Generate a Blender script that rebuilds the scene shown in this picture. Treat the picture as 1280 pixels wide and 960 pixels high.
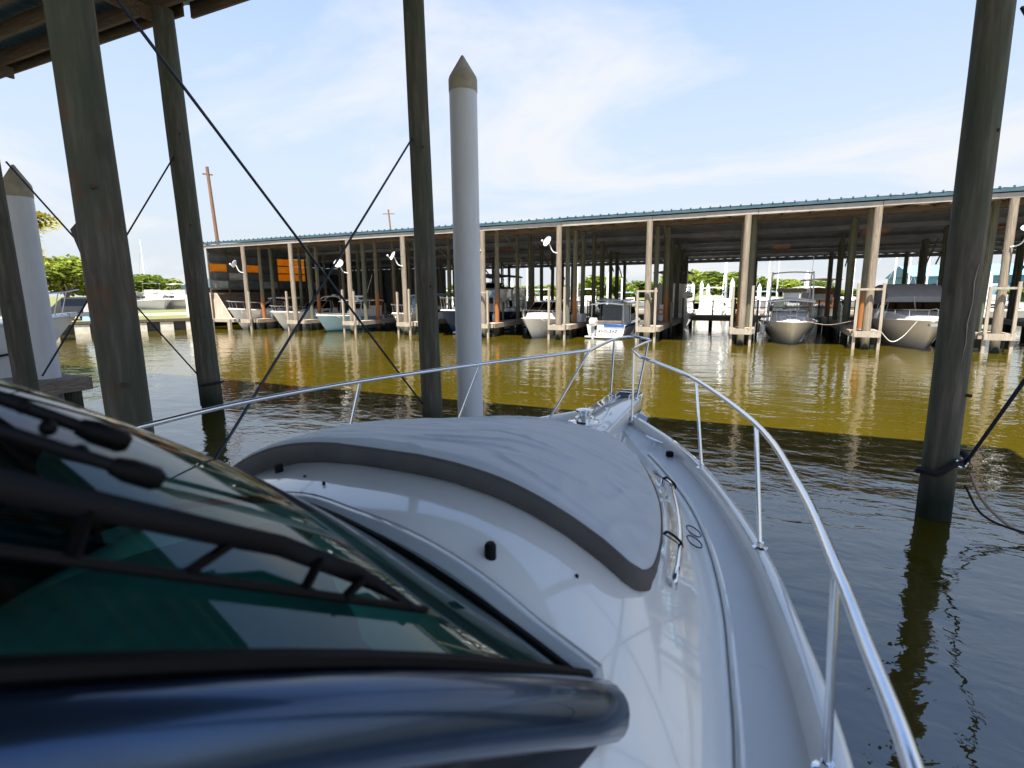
import bpy, bmesh, math, random
from mathutils import Vector, Matrix, noise
from mathutils.bvhtree import BVHTree
random.seed(7)
R = math.radians
scene = bpy.context.scene
for o in list(bpy.data.objects): bpy.data.objects.remove(o)

# ------------------------------------------------------------------ camera
FPX, EYE = 664.0, 2.7                       # focal length in pixels of the 1280 wide photograph, eye height over the water in metres
HY, HS = 364.0, -0.009                      # the horizon in the photograph: height at mid frame and slope
_up = Vector((640, 480 - (HY + HS * 640), -FPX)).cross(Vector((-640, 480 - (HY - HS * 640), -FPX))).normalized()
_fw = Vector((0, 0, -1)); _fw = (_fw - _up * _fw.dot(_up)).normalized(); _rt = _fw.cross(_up)
AZ = R(24.83)                               # the slips point this far right of the lens
_Y = _fw * math.cos(AZ) + _rt * math.sin(AZ); _X = _rt * math.cos(AZ) - _fw * math.sin(AZ)
ROT = Matrix((_X, _Y, _up))                 # camera axes -> world axes
CAM = Vector((0, 0, EYE))
cam_d = bpy.data.cameras.new('camera'); cam = bpy.data.objects.new('camera', cam_d); scene.collection.objects.link(cam)
cam.matrix_world = Matrix.Translation(CAM) @ ROT.to_4x4()
cam_d.sensor_width = 36; cam_d.lens = FPX / 1280 * 36
cam_d.clip_start = 0.02; cam_d.clip_end = 3000
cam_d.dof.use_dof = True; cam_d.dof.focus_distance = 8.0; cam_d.dof.aperture_fstop = 2.4
scene.camera = cam
scene.render.resolution_x, scene.render.resolution_y = 1024, 768

# ------------------------------------------------------------------ sky, sun, exposure
SUN = Vector((0.08, -0.3, 1.0)).normalized()
world = bpy.data.worlds.new('World'); scene.world = world; world.use_nodes = True
wt = world.node_tree; wn = wt.nodes; wl = wt.links; wn.clear()
w_out = wn.new('ShaderNodeOutputWorld'); w_bg = wn.new('ShaderNodeBackground'); w_bg.inputs[1].default_value = 0.086
sky = wn.new('ShaderNodeTexSky'); sky.sky_type = 'NISHITA'; sky.sun_disc = False
sky.sun_elevation = math.asin(SUN.z); sky.sun_rotation = math.atan2(SUN.x, SUN.y)
sky.air_density = 1.0; sky.dust_density = 0.2; sky.ozone_density = 3.0; sky.altitude = 300
tc = wn.new('ShaderNodeTexCoord'); sep = wn.new('ShaderNodeSeparateXYZ'); wl.new(tc.outputs['Generated'], sep.inputs[0])
zc_ = wn.new('ShaderNodeMath'); zc_.operation = 'ADD'; zc_.inputs[1].default_value = 0.16; wl.new(sep.outputs[2], zc_.inputs[0])
dv = wn.new('ShaderNodeVectorMath'); dv.operation = 'DIVIDE'; wl.new(tc.outputs['Generated'], dv.inputs[0])
cmb = wn.new('ShaderNodeCombineXYZ')
for i in range(3): wl.new(zc_.outputs[0], cmb.inputs[i])
wl.new(cmb.outputs[0], dv.inputs[1])
mp = wn.new('ShaderNodeMapping'); mp.inputs['Scale'].default_value = (0.5, 0.66, 0.1); mp.inputs['Rotation'].default_value = (0, 0, 0.5); mp.inputs['Location'].default_value = (3.1, 0.4, 0); wl.new(dv.outputs[0], mp.inputs[0])
n1 = wn.new('ShaderNodeTexNoise'); n1.inputs['Scale'].default_value = 1.1; n1.inputs['Detail'].default_value = 9; n1.inputs['Roughness'].default_value = 0.58; n1.inputs['Distortion'].default_value = 0.6
wl.new(mp.outputs[0], n1.inputs[0])
cr = wn.new('ShaderNodeValToRGB'); cr.color_ramp.elements[0].position = 0.47; cr.color_ramp.elements[0].color = (0.03, 0.03, 0.03, 1); cr.color_ramp.elements[1].position = 0.61; cr.color_ramp.elements[1].color = (0.85, 0.85, 0.85, 1)
wl.new(n1.outputs[0], cr.inputs[0])
cloud = wn.new('ShaderNodeMixRGB'); cloud.inputs[2].default_value = (2.82, 2.86, 2.92, 1)
zf = wn.new('ShaderNodeMapRange'); zf.inputs[1].default_value = 0.42; zf.inputs[2].default_value = 0.75; zf.inputs[3].default_value = 1.0; zf.inputs[4].default_value = 0.0; wl.new(sep.outputs[2], zf.inputs[0])
cf = wn.new('ShaderNodeMath'); cf.operation = 'MULTIPLY'; wl.new(cr.outputs[0], cf.inputs[0]); wl.new(zf.outputs[0], cf.inputs[1]); wl.new(cf.outputs[0], cloud.inputs[0])
hz_ = wn.new('ShaderNodeMapRange'); hz_.interpolation_type = 'SMOOTHSTEP'; hz_.inputs[1].default_value = 0.0; hz_.inputs[2].default_value = 0.76; hz_.inputs[3].default_value = 0.95; hz_.inputs[4].default_value = 0.0; wl.new(sep.outputs[2], hz_.inputs[0])
haze = wn.new('ShaderNodeMixRGB'); haze.inputs[2].default_value = (2.12, 2.28, 2.50, 1); wl.new(hz_.outputs[0], haze.inputs[0]); wl.new(sky.outputs[0], haze.inputs[1]); wl.new(haze.outputs[0], cloud.inputs[1])
wl.new(cloud.outputs[0], w_bg.inputs[0]); wl.new(w_bg.outputs[0], w_out.inputs[0])
sun_d = bpy.data.lights.new('sun', 'SUN'); sun_d.energy = 4.9; sun_d.angle = R(0.55); sun_d.color = (1.0, 0.94, 0.84)
sun = bpy.data.objects.new('sun', sun_d); scene.collection.objects.link(sun); sun.rotation_euler = SUN.to_track_quat('Z', 'Y').to_euler(); sun.location = (30, -20, 60)
scene.view_settings.view_transform = 'Standard'; scene.view_settings.look = 'None'
scene.view_settings.exposure = 1.95; scene.view_settings.gamma = 1; scene.view_settings.use_curve_mapping = False

# ------------------------------------------------------------------ pixel rays (a pixel gives a direction; the distance comes from what the thing touches)
def ray(px, py): return ROT @ Vector((px - 640, 480 - py, -FPX))
def atz(px, py, z): d = ray(px, py); return CAM + d * ((z - EYE) / d.z)
def aty(px, py, y): d = ray(px, py); return CAM + d * (y / d.y)
def atx(px, py, x): d = ray(px, py); return CAM + d * (x / d.x)
def onto(bvh, px, py, off=0.0):
    h, n, i, dist = bvh.ray_cast(CAM, ray(px, py).normalized())
    if h is None: return None
    if n.dot(CAM - h) < 0: n = -n
    return h + n * off
def interp(tab, x):
    if x <= tab[0][0]: return tab[0][1]
    for (a, b), (c, d) in zip(tab, tab[1:]):
        if x <= c: t = (x - a) / (c - a); return b + (d - b) * t
    return tab[-1][1]
def sinterp(tab, x):                         # smooth (Catmull-Rom) table lookup
    n = len(tab)
    if x <= tab[0][0]: return tab[0][1]
    if x >= tab[-1][0]: return tab[-1][1]
    for i in range(n - 1):
        if x <= tab[i + 1][0]:
            x0, y0 = tab[i]; x1, y1 = tab[i + 1]; h = x1 - x0; t = (x - x0) / h
            m0 = (y1 - tab[i - 1][1]) / (x1 - tab[i - 1][0]) if i > 0 else (y1 - y0) / h
            m1 = (tab[i + 2][1] - y0) / (tab[i + 2][0] - x0) if i + 2 < n else (y1 - y0) / h
            return (2*t**3 - 3*t*t + 1)*y0 + (t**3 - 2*t*t + t)*h*m0 + (-2*t**3 + 3*t*t)*y1 + (t**3 - t*t)*h*m1
def smooth_path(pts, n=6):
    pts = [Vector(p) for p in pts]; out = []
    for i in range(len(pts) - 1):
        p0 = pts[i - 1] if i else pts[0] * 2 - pts[1]; p1, p2 = pts[i], pts[i + 1]
        p3 = pts[i + 2] if i + 2 < len(pts) else p2 * 2 - p1
        for k in range(n):
            t = k / n
            out.append(0.5 * ((2 * p1) + (p2 - p0) * t + (2*p0 - 5*p1 + 4*p2 - p3) * t*t + (3*p1 - p0 - 3*p2 + p3) * t**3))
    out.append(pts[-1]); return out

# ------------------------------------------------------------------ mesh and object helpers
COL = scene.collection
class MB:
    def __init__(s): s.v = []; s.f = []
    def add(s, vs, fs):
        b = len(s.v); s.v += [Vector(v) for v in vs]; s.f += [tuple(i + b for i in f) for f in fs]; return s
    def box(s, c, d, rot=None):
        c = Vector(c); x, y, z = [a / 2 for a in d]
        vs = [Vector((i*x, j*y, k*z)) for i in (-1, 1) for j in (-1, 1) for k in (-1, 1)]
        if rot is not None: vs = [rot @ v for v in vs]
        return s.add([c + v for v in vs], [(0,1,3,2),(4,6,7,5),(0,4,5,1),(2,3,7,6),(0,2,6,4),(1,5,7,3)])
    def mm(s, a, b):
        a = Vector(a); b = Vector(b); return s.box((a + b) / 2, [abs(q) for q in (b - a)])
    def beam(s, p, q, w, h):                 # square bar between two points
        p = Vector(p); q = Vector(q); d = q - p; L = d.length; d.normalize()
        up = Vector((0, 0, 1)) if abs(d.z) < 0.95 else Vector((0, 1, 0))
        sx = d.cross(up).normalized(); sy = sx.cross(d)
        m = Matrix((sx, d, sy)).transposed(); return s.box((p + q) / 2, (w, L, h), m)
    def tube(s, path, r, n=8, cap=True):
        path = [Vector(p) for p in path]; m = len(path); rr = r if isinstance(r, (list, tuple)) else [r] * m
        vs = []; prev = None
        for i, p in enumerate(path):
            d = (path[min(i + 1, m - 1)] - path[max(i - 1, 0)]).normalized()
            if prev is None:
                a = Vector((0, 0, 1)) if abs(d.z) < 0.9 else Vector((1, 0, 0)); sx = d.cross(a).normalized()
            else: sx = (prev - d * prev.dot(d)).normalized()
            prev = sx; sy = d.cross(sx)
            for k in range(n):
                t = 2 * math.pi * k / n; vs.append(p + (sx * math.cos(t) + sy * math.sin(t)) * rr[i])
        fs = [(i*n + k, i*n + (k+1) % n, (i+1)*n + (k+1) % n, (i+1)*n + k) for i in range(m - 1) for k in range(n)]
        if cap: fs += [tuple(range(n - 1, -1, -1)), tuple((m-1)*n + k for k in range(n))]
        return s.add(vs, fs)
    def lathe(s, c, prof, n=16):             # prof: (radius, height) pairs, axis z
        c = Vector(c); vs = [c + Vector((r * math.cos(2*math.pi*k/n), r * math.sin(2*math.pi*k/n), z)) for r, z in prof for k in range(n)]
        fs = [(i*n + k, i*n + (k+1) % n, (i+1)*n + (k+1) % n, (i+1)*n + k) for i in range(len(prof) - 1) for k in range(n)]
        fs += [tuple(range(n - 1, -1, -1)), tuple((len(prof)-1)*n + k for k in range(n))]
        return s.add(vs, fs)
    def loft(s, secs, close=False, cap=True):
        n = len(secs[0]); m = len(secs); vs = [p for sec in secs for p in sec]; kk = n if close else n - 1
        fs = [(i*n + k, i*n + (k+1) % n, (i+1)*n + (k+1) % n, (i+1)*n + k) for i in range(m - 1) for k in range(kk)]
        if cap: fs += [tuple(range(n - 1, -1, -1)), tuple((m-1)*n + k for k in range(n))]
        return s.add(vs, fs)
    def grid(s, fn, nu, nv):
        vs = [fn(i / nu, j / nv) for i in range(nu + 1) for j in range(nv + 1)]; w = nv + 1
        return s.add(vs, [(i*w + j, (i+1)*w + j, (i+1)*w + j + 1, i*w + j + 1) for i in range(nu) for j in range(nv)])
    def torus(s, c, R_, r, n=24, m=6, rot=None):
        pts = [Vector((R_ * math.cos(2*math.pi*i/n), R_ * math.sin(2*math.pi*i/n), 0)) for i in range(n + 1)]
        if rot is not None: pts = [rot @ p for p in pts]
        return s.tube([Vector(c) + p for p in pts], r, m)
    def sphere(s, c, r, n=10, sc=(1, 1, 1)):
        c = Vector(c); prof = [(math.sin(math.pi*i/n), -math.cos(math.pi*i/n)) for i in range(n + 1)]
        b = len(s.v); s.lathe((0, 0, 0), [(max(a, 0.01) * r, z * r) for a, z in prof], n + 2)
        for i in range(b, len(s.v)): v = s.v[i]; s.v[i] = c + Vector((v.x*sc[0], v.y*sc[1], v.z*sc[2]))
        return s
    def mesh(s, name, mat, origin=Vector((0, 0, 0)), smooth=True, ang=40):
        me = bpy.data.meshes.new(name); me.from_pydata([v - origin for v in s.v], [], s.f); me.materials.append(mat)
        bm = bmesh.new(); bm.from_mesh(me); bmesh.ops.recalc_face_normals(bm, faces=bm.faces)
        if smooth:
            for f in bm.faces: f.smooth = True
            for e in bm.edges:
                if len(e.link_faces) == 2 and e.calc_face_angle(0) > R(ang): e.smooth = False
        bm.to_mesh(me); bm.free(); me.update(); return me
def wloc(o):
    p = Vector(o.location)
    while o.parent: o = o.parent; p += Vector(o.location)
    return p
def part(name, mb, mat, parent, smooth=True, ang=40, label=None):
    o = bpy.data.objects.new(name, mb.mesh(name, mat, wloc(parent), smooth, ang)); COL.objects.link(o); o.parent = parent
    if label: o['label'] = label
    return o
def tag(o, label, cat, group=None, kind=None):
    if label: o['label'] = label
    if cat: o['category'] = cat
    if group: o['group'] = group
    if kind: o['kind'] = kind
    return o
def thing(name, loc, label, cat, group=None):
    o = bpy.data.objects.new(name, None); o.empty_display_size = 0.2; COL.objects.link(o); o.location = loc; return tag(o, label, cat, group)
def single(name, mb, mat, loc, label, cat, group=None, smooth=True, ang=40):
    loc = Vector(loc); o = bpy.data.objects.new(name, mb.mesh(name, mat, loc, smooth, ang)); o.location = loc; COL.objects.link(o); return tag(o, label, cat, group)
def structure(name, mb, mat, smooth=False):
    o = bpy.data.objects.new(name, mb.mesh(name, mat, Vector((0, 0, 0)), smooth)); COL.objects.link(o); o['kind'] = 'structure'; return o
def inst(name, me, loc, parent=None, rotz=0, scale=1):
    o = bpy.data.objects.new(name, me); COL.objects.link(o); o.location = loc; o.rotation_euler.z = rotz
    o.scale = (scale,) * 3 if isinstance(scale, (int, float)) else scale
    if parent: o.parent = parent
    return o
def copy_tree(o, parent=None):
    c = o.copy(); COL.objects.link(c); c.parent = parent
    for ch in list(o.children): copy_tree(ch, c)
    return c

# ------------------------------------------------------------------ materials
class NT:
    def __init__(s, name):
        s.m = bpy.data.materials.new(name); s.m.use_nodes = True; s.t = s.m.node_tree; s.n = s.t.nodes; s.l = s.t.links
        s.b = s.n['Principled BSDF']; s.out = s.n['Material Output']
    def new(s, t, **kw):
        n = s.n.new(t)
        for k, v in kw.items(): setattr(n, k, v)
        return n
    def pos(s, kind='obj'):
        if kind == 'world': return s.new('ShaderNodeNewGeometry').outputs['Position']
        return s.new('ShaderNodeTexCoord').outputs['Object']
    def noise(s, scale, detail=4, rough=0.55, vec=None, sc=None, dist=0):
        n = s.new('ShaderNodeTexNoise'); n.inputs['Scale'].default_value = scale; n.inputs['Detail'].default_value = detail; n.inputs['Roughness'].default_value = rough; n.inputs['Distortion'].default_value = dist
        v = vec if vec is not None else s.pos()
        if sc: m = s.new('ShaderNodeMapping'); m.inputs['Scale'].default_value = sc; s.l.new(v, m.inputs[0]); v = m.outputs[0]
        s.l.new(v, n.inputs[0]); return n.outputs[0]
    def ramp(s, fac, stops, interp='LINEAR'):
        r = s.new('ShaderNodeValToRGB'); r.color_ramp.interpolation = interp; e = r.color_ramp.elements
        while len(e) < len(stops): e.new(0.5)
        for el, (p, c) in zip(e, stops): el.position = p; el.color = (c, c, c, 1) if isinstance(c, (int, float)) else (*c, 1)
        s.l.new(fac, r.inputs[0]); return r.outputs[0]
    def mix(s, fac, a, b, mode='MIX'):
        m = s.new('ShaderNodeMixRGB'); m.blend_type = mode
        for i, q in ((0, fac), (1, a), (2, b)):
            if isinstance(q, (int, float)): m.inputs[i].default_value = q if i == 0 else (q, q, q, 1)
            elif isinstance(q, tuple): m.inputs[i].default_value = (*q, 1)
            else: s.l.new(q, m.inputs[i])
        return m.outputs[0]
    def set(s, **kw):
        for k, v in kw.items():
            i = s.b.inputs[k.replace('_', ' ')]
            if isinstance(v, (int, float)): i.default_value = v
            elif isinstance(v, tuple): i.default_value = (*v, 1) if len(v) == 3 else v
            else: s.l.new(v, i)
        return s
    def bump(s, h, strength=0.3, dist=0.01):
        b = s.new('ShaderNodeBump'); b.inputs['Strength'].default_value = strength; b.inputs['Distance'].default_value = dist
        s.l.new(h, b.inputs['Height']); s.l.new(b.outputs[0], s.b.inputs['Normal']); return s
    def z(s):
        q = s.new('ShaderNodeSeparateXYZ'); s.l.new(s.pos('world'), q.inputs[0]); return q.outputs[2]
M = {}
def simple(name, col, rough=0.5, metal=0, var=0.12, nscale=6, bump=0, coat=0, spec=0.5, sc=None):
    t = NT(name); n = t.noise(nscale, 5, sc=sc)
    lo = tuple(c * (1 - var) for c in col); hi = tuple(min(1, c * (1 + var)) for c in col)
    t.set(Base_Color=t.ramp(n, [(0.3, lo), (0.7, hi)]), Roughness=rough, Metallic=metal)
    t.b.inputs['Coat Weight'].default_value = coat; t.b.inputs['Specular IOR Level'].default_value = spec
    if bump: t.bump(n, bump, 0.01)
    M[name] = t.m; return t.m
def wood(name, a, b, algae=0.0, grain=(9, 9, 0.5), wet=True, bump=0.6, stain=None, stain_z=2.3, rust=False):
    t = NT(name); g = t.noise(3.0, 8, 0.65, sc=grain); big = t.noise(1.1, 4, 0.6, sc=(1.2, 1.2, 0.45))
    c = t.ramp(g, [(0.28, tuple(q * 0.6 for q in a)), (0.5, a), (0.75, b)])
    knots = t.ramp(t.noise(2.2, 3, 0.5, sc=(2, 2, 1.0)), [(0.62, 0.0), (0.72, 1.0)]); c = t.mix(t.mix(0.5, 0.0, knots, 'MIX'), c, tuple(q * 0.45 for q in a))
    if algae: c = t.mix(t.mix(1.0, t.ramp(big, [(0.38, 0.0), (0.68, algae)]), 1.0, 'MULTIPLY'), c, (0.055, 0.085, 0.052))
    if rust: c = t.mix(t.ramp(t.noise(1.3, 5, 0.6, sc=(1.6, 1.6, 1.0)), [(0.56, 0.0), (0.66, 0.75)]), c, (0.16, 0.062, 0.028))
    z = t.z()
    if stain:
        nz = t.new('ShaderNodeMath', operation='ADD'); t.l.new(z, nz.inputs[0]); t.l.new(big, nz.inputs[1])
        mr = t.new('ShaderNodeMapRange'); t.l.new(nz.outputs[0], mr.inputs[0]); mr.inputs[1].default_value = stain_z + 0.9; mr.inputs[2].default_value = stain_z + 0.2
        c = t.mix(mr.outputs[0], c, stain)
    if wet:
        nz = t.new('ShaderNodeMath', operation='MULTIPLY_ADD'); t.l.new(big, nz.inputs[0]); nz.inputs[1].default_value = -0.8; t.l.new(z, nz.inputs[2])
        mr = t.new('ShaderNodeMapRange'); t.l.new(nz.outputs[0], mr.inputs[0]); mr.inputs[1].default_value = 0.45; mr.inputs[2].default_value = -0.25
        c = t.mix(mr.outputs[0], c, (0.016, 0.022, 0.014))
    t.set(Base_Color=c, Roughness=0.85).bump(t.mix(0.35, g, big), bump, 0.03); t.b.inputs['Specular IOR Level'].default_value = 0.25
    M[name] = t.m; return t.m
wood('pile_dark', (0.10, 0.088, 0.070), (0.20, 0.172, 0.138), algae=0.7, grain=(4, 4, 0.35), bump=0.8)
wood('pile_rusty', (0.10, 0.088, 0.070), (0.20, 0.172, 0.138), algae=0.85, grain=(4, 4, 0.35), bump=0.8, rust=True)
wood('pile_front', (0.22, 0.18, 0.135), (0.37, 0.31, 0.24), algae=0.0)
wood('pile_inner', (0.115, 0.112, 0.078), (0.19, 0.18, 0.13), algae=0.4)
wood('pile_stained', (0.14, 0.125, 0.085), (0.23, 0.2, 0.14), algae=0.2, stain=(0.30, 0.115, 0.035))
wood('dock_wood', (0.24, 0.2, 0.155), (0.40, 0.34, 0.27), wet=False, grain=(9, 1.2, 9), bump=0.4)
wood('dock_pale', (0.32, 0.275, 0.215), (0.5, 0.43, 0.34), wet=False, grain=(9, 9, 0.7), bump=0.4)
wood('beam_wood', (0.10, 0.075, 0.05), (0.19, 0.14, 0.09), wet=False, grain=(0.6, 7, 7), bump=0.4)
wood('wall_wood', (0.13, 0.105, 0.085), (0.22, 0.18, 0.145), wet=False, grain=(4, 4, 0.4), bump=0.4)
wood('utility_wood', (0.2, 0.11, 0.07), (0.3, 0.19, 0.12), wet=False)
wood('bark', (0.09, 0.07, 0.05), (0.16, 0.13, 0.1), wet=False, grain=(6, 6, 1))
simple('pole_white', (0.62, 0.64, 0.66), 0.55, var=0.05, nscale=3, sc=(3, 3, 0.5))
simple('cap_beige', (0.36, 0.32, 0.23), 0.8, var=0.2)
simple('cable', (0.035, 0.045, 0.07), 0.4, metal=0.6)
simple('rope_black', (0.012, 0.012, 0.014), 0.85, var=0.4, nscale=60, bump=0.6)
simple('rope_tan', (0.33, 0.25, 0.19), 0.9, var=0.3, nscale=60, bump=0.5)
simple('rope_white', (0.6, 0.57, 0.5), 0.9, var=0.15, nscale=60)
simple('black_rubber', (0.0025, 0.0025, 0.003), 0.55, var=0.3, spec=0.15)
simple('black_gloss', (0.032, 0.06, 0.115), 0.25, metal=0.8, var=0.2, coat=0.5)  # black tube metal, with the blue of the reflected sky put into its base
simple('black_gloss_dark', (0.004, 0.005, 0.008), 0.12, var=0.2, coat=0.3); simple('black_matte', (0.002, 0.0025, 0.004), 0.4, var=0.3, spec=0.15)
simple('dash', (0.26, 0.30, 0.30), 0.6)
simple('vinyl', (0.35, 0.42, 0.45), 0.6)
def gel(name, col, rough=0.07, var=0.03, dirt=0.25):
    t = NT(name); n = t.noise(2.2, 6, 0.6); d = t.noise(9, 7, 0.7); fine = t.noise(40, 4, 0.6)
    c = t.ramp(n, [(0.3, tuple(q * (1 - var) for q in col)), (0.7, tuple(min(1, q * (1 + var)) for q in col))])
    c = t.mix(t.ramp(d, [(0.55, 0.0), (0.9, dirt)]), c, tuple(q * 0.55 for q in col))
    t.set(Base_Color=c, Roughness=t.ramp(fine, [(0.3, rough * 0.8), (0.8, rough * 1.6)])); t.b.inputs['Coat Weight'].default_value = 0.6; t.b.inputs['Coat Roughness'].default_value = 0.04
    wv = t.noise(3.5, 2, 0.4); t.bump(wv, 0.06, 0.02); M[name] = t.m
gel('gelcoat', (0.86, 0.855, 0.83)); gel('gel_white', (0.74, 0.73, 0.70)); gel('gel_cream', (0.60, 0.55, 0.46)); gel('gel_blue', (0.32, 0.50, 0.58))
gel('gel_navy', (0.012, 0.03, 0.085)); gel('gel_stripe', (0.02, 0.10, 0.36)); gel('gel_grey', (0.42, 0.45, 0.47)); gel('gel_teal', (0.02, 0.25, 0.27))
t = NT('nonskid'); n = t.noise(1.6, 5, 0.6); sp = t.noise(420, 2, 0.5); d = t.noise(14, 8, 0.7)
c = t.ramp(n, [(0.3, (0.76, 0.77, 0.78)), (0.7, (0.82, 0.82, 0.82))]); c = t.mix(t.ramp(d, [(0.6, 0.0), (0.85, 0.35)]), c, (0.30, 0.28, 0.25))
t.set(Base_Color=c, Roughness=0.42).bump(sp, 0.25, 0.002); M['nonskid'] = t.m
t = NT('chrome'); t.set(Base_Color=(0.78, 0.79, 0.80), Metallic=1.0, Roughness=t.ramp(t.noise(60, 3), [(0.4, 0.05), (0.8, 0.16)])); M['chrome'] = t.m
t = NT('cover_fabric'); wv = t.noise(900, 1, 0.5); n = t.noise(3, 6, 0.6); fold = t.noise(7, 5, 0.6, sc=(1, 2.2, 1))
t.set(Base_Color=t.ramp(n, [(0.3, (0.47, 0.51, 0.56)), (0.7, (0.53, 0.57, 0.62))]), Roughness=0.5).bump(t.mix(0.92, wv, fold), 0.4, 0.02); t.b.inputs['Sheen Weight'].default_value = 0.35; M['cover_fabric'] = t.m
t = NT('cover_side'); t.set(Base_Color=t.ramp(t.noise(5, 6), [(0.3, (0.07, 0.066, 0.066)), (0.7, (0.10, 0.095, 0.093))]), Roughness=0.7).bump(t.noise(6, 4, sc=(1, 1, 2)), 0.35, 0.02); M['cover_side'] = t.m  # cover fabric again, darkened in its colour for the shade on the sides
def glass(name, tint, ior=1.5, rough=0.0):
    t = NT(name); tr = t.new('ShaderNodeBsdfTransparent'); tr.inputs[0].default_value = (*tint, 1); gl = t.new('ShaderNodeBsdfGlossy'); gl.inputs['Roughness'].default_value = rough
    fr = t.new('ShaderNodeFresnel'); fr.inputs[0].default_value = ior; mx = t.new('ShaderNodeMixShader')
    b = t.new('ShaderNodeBump'); b.inputs['Strength'].default_value = 0.05; b.inputs['Distance'].default_value = 0.02; t.l.new(t.noise(2.0, 1), b.inputs['Height']); t.l.new(b.outputs[0], gl.inputs['Normal'])
    t.l.new(fr.outputs[0], mx.inputs[0]); t.l.new(tr.outputs[0], mx.inputs[1]); t.l.new(gl.outputs[0], mx.inputs[2]); t.l.new(mx.outputs[0], t.out.inputs[0]); M[name] = t.m
glass('windshield_glass', (0.06, 0.36, 0.33), 1.7); glass('boat_glass', (0.08, 0.16, 0.17), 1.6); glass('clear_plastic', (0.62, 0.66, 0.68), 1.4)
t = NT('roof_teal'); t.set(Base_Color=t.ramp(t.noise(2, 6, sc=(1, 1, 1)), [(0.3, (0.028, 0.07, 0.095)), (0.7, (0.048, 0.098, 0.122))]), Roughness=0.5); M['roof_teal'] = t.m
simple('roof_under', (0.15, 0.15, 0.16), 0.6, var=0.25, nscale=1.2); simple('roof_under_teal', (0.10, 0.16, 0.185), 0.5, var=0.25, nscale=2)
simple('shed_ceiling', (0.60, 0.43, 0.32), 0.7, var=0.3, nscale=0.9); simple('fascia', (0.33, 0.30, 0.26), 0.6, var=0.12, nscale=4)  # front ceiling colour is lightened and browned to carry light bounced off the water
simple('panel_dark', (0.09, 0.11, 0.115), 0.5, var=0.35, nscale=1.5); simple('panel_pale', (0.30, 0.32, 0.31), 0.5, var=0.35, nscale=2)
t = NT('panel_orange'); c = t.ramp(t.noise(3, 4), [(0.3, (0.80, 0.36, 0.05)), (0.7, (0.92, 0.50, 0.10))]); di = t.new('ShaderNodeBsdfDiffuse'); tl = t.new('ShaderNodeBsdfTranslucent'); mx = t.new('ShaderNodeMixShader'); mx.inputs[0].default_value = 0.75
t.l.new(c, di.inputs[0]); t.l.new(c, tl.inputs[0]); t.l.new(di.outputs[0], mx.inputs[1]); t.l.new(tl.outputs[0], mx.inputs[2]); t.l.new(mx.outputs[0], t.out.inputs[0]); M['panel_orange'] = t.m
simple('white_paint', (0.75, 0.75, 0.73), 0.5, var=0.08, nscale=2); simple('plywood', (0.46, 0.37, 0.29), 0.7, var=0.25, nscale=3, sc=(1, 1, 0.3))
simple('dish_grey', (0.66, 0.66, 0.64), 0.4, var=0.06); simple('canvas_grey', (0.27, 0.27, 0.275), 0.8, var=0.1, nscale=3, bump=0.2); simple('canvas_navy', (0.012, 0.02, 0.05), 0.8); simple('canvas_brown', (0.12, 0.09, 0.075), 0.8); simple('canvas_sky', (0.20, 0.34, 0.46), 0.8)
simple('rust_bolt', (0.10, 0.05, 0.03), 0.7, metal=0.5); simple('rust_panel', (0.42, 0.17, 0.07), 0.6, var=0.3, nscale=2); simple('alu', (0.62, 0.63, 0.64), 0.3, metal=0.9, var=0.05); simple('dark_void', (0.02, 0.022, 0.026), 0.7); simple('teak', (0.19, 0.075, 0.03), 0.4, var=0.3)
simple('concrete', (0.52, 0.48, 0.40), 0.85, var=0.22, nscale=2.5, bump=0.3); simple('concrete_dark', (0.05, 0.05, 0.042), 0.9, var=0.3)
simple('path', (0.33, 0.275, 0.225), 0.9, var=0.12, nscale=0.5); simple('blue_wall', (0.12, 0.28, 0.40), 0.6, var=0.1, nscale=0.4); simple('car_dark', (0.02, 0.018, 0.02), 0.25, coat=0.5)
simple('skin', (0.5, 0.28, 0.2), 0.6); simple('shirt_blue', (0.16, 0.32, 0.55), 0.8); simple('shorts_dark', (0.02, 0.02, 0.025), 0.8); simple('hair', (0.35, 0.16, 0.1), 0.8); simple('bucket_blue', (0.02, 0.2, 0.5), 0.5); simple('orange_red', (0.6, 0.13, 0.03), 0.6)
t = NT('grass_ground'); n = t.noise(0.35, 8, 0.65, vec=t.pos('world')); f = t.noise(9, 4, vec=t.pos('world'))
t.set(Base_Color=t.mix(0.35, t.ramp(n, [(0.3, (0.07, 0.095, 0.02)), (0.7, (0.13, 0.13, 0.036))]), t.ramp(f, [(0.3, (0.05, 0.075, 0.015)), (0.7, (0.13, 0.135, 0.04))])), Roughness=0.95).bump(f, 0.6, 0.08); M['grass_ground'] = t.m
def leaf(name, a, b):
    t = NT(name); oi = t.new('ShaderNodeNewGeometry'); c = t.ramp(oi.outputs['Random Per Island'], [(0.0, a), (1.0, b)])
    di = t.new('ShaderNodeBsdfDiffuse'); tl = t.new('ShaderNodeBsdfTranslucent'); mx = t.new('ShaderNodeMixShader'); mx.inputs[0].default_value = 0.3
    t.l.new(c, di.inputs[0]); t.l.new(c, tl.inputs[0]); t.l.new(di.outputs[0], mx.inputs[1]); t.l.new(tl.outputs[0], mx.inputs[2]); t.l.new(mx.outputs[0], t.out.inputs[0]); M[name] = t.m
leaf('leaf_mid', (0.055, 0.09, 0.018), (0.15, 0.19, 0.035)); leaf('leaf_bright', (0.09, 0.13, 0.02), (0.23, 0.27, 0.045)); leaf('leaf_dark', (0.035, 0.06, 0.016), (0.09, 0.12, 0.03)); leaf('leaf_palm', (0.16, 0.16, 0.02), (0.34, 0.3, 0.06))
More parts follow.
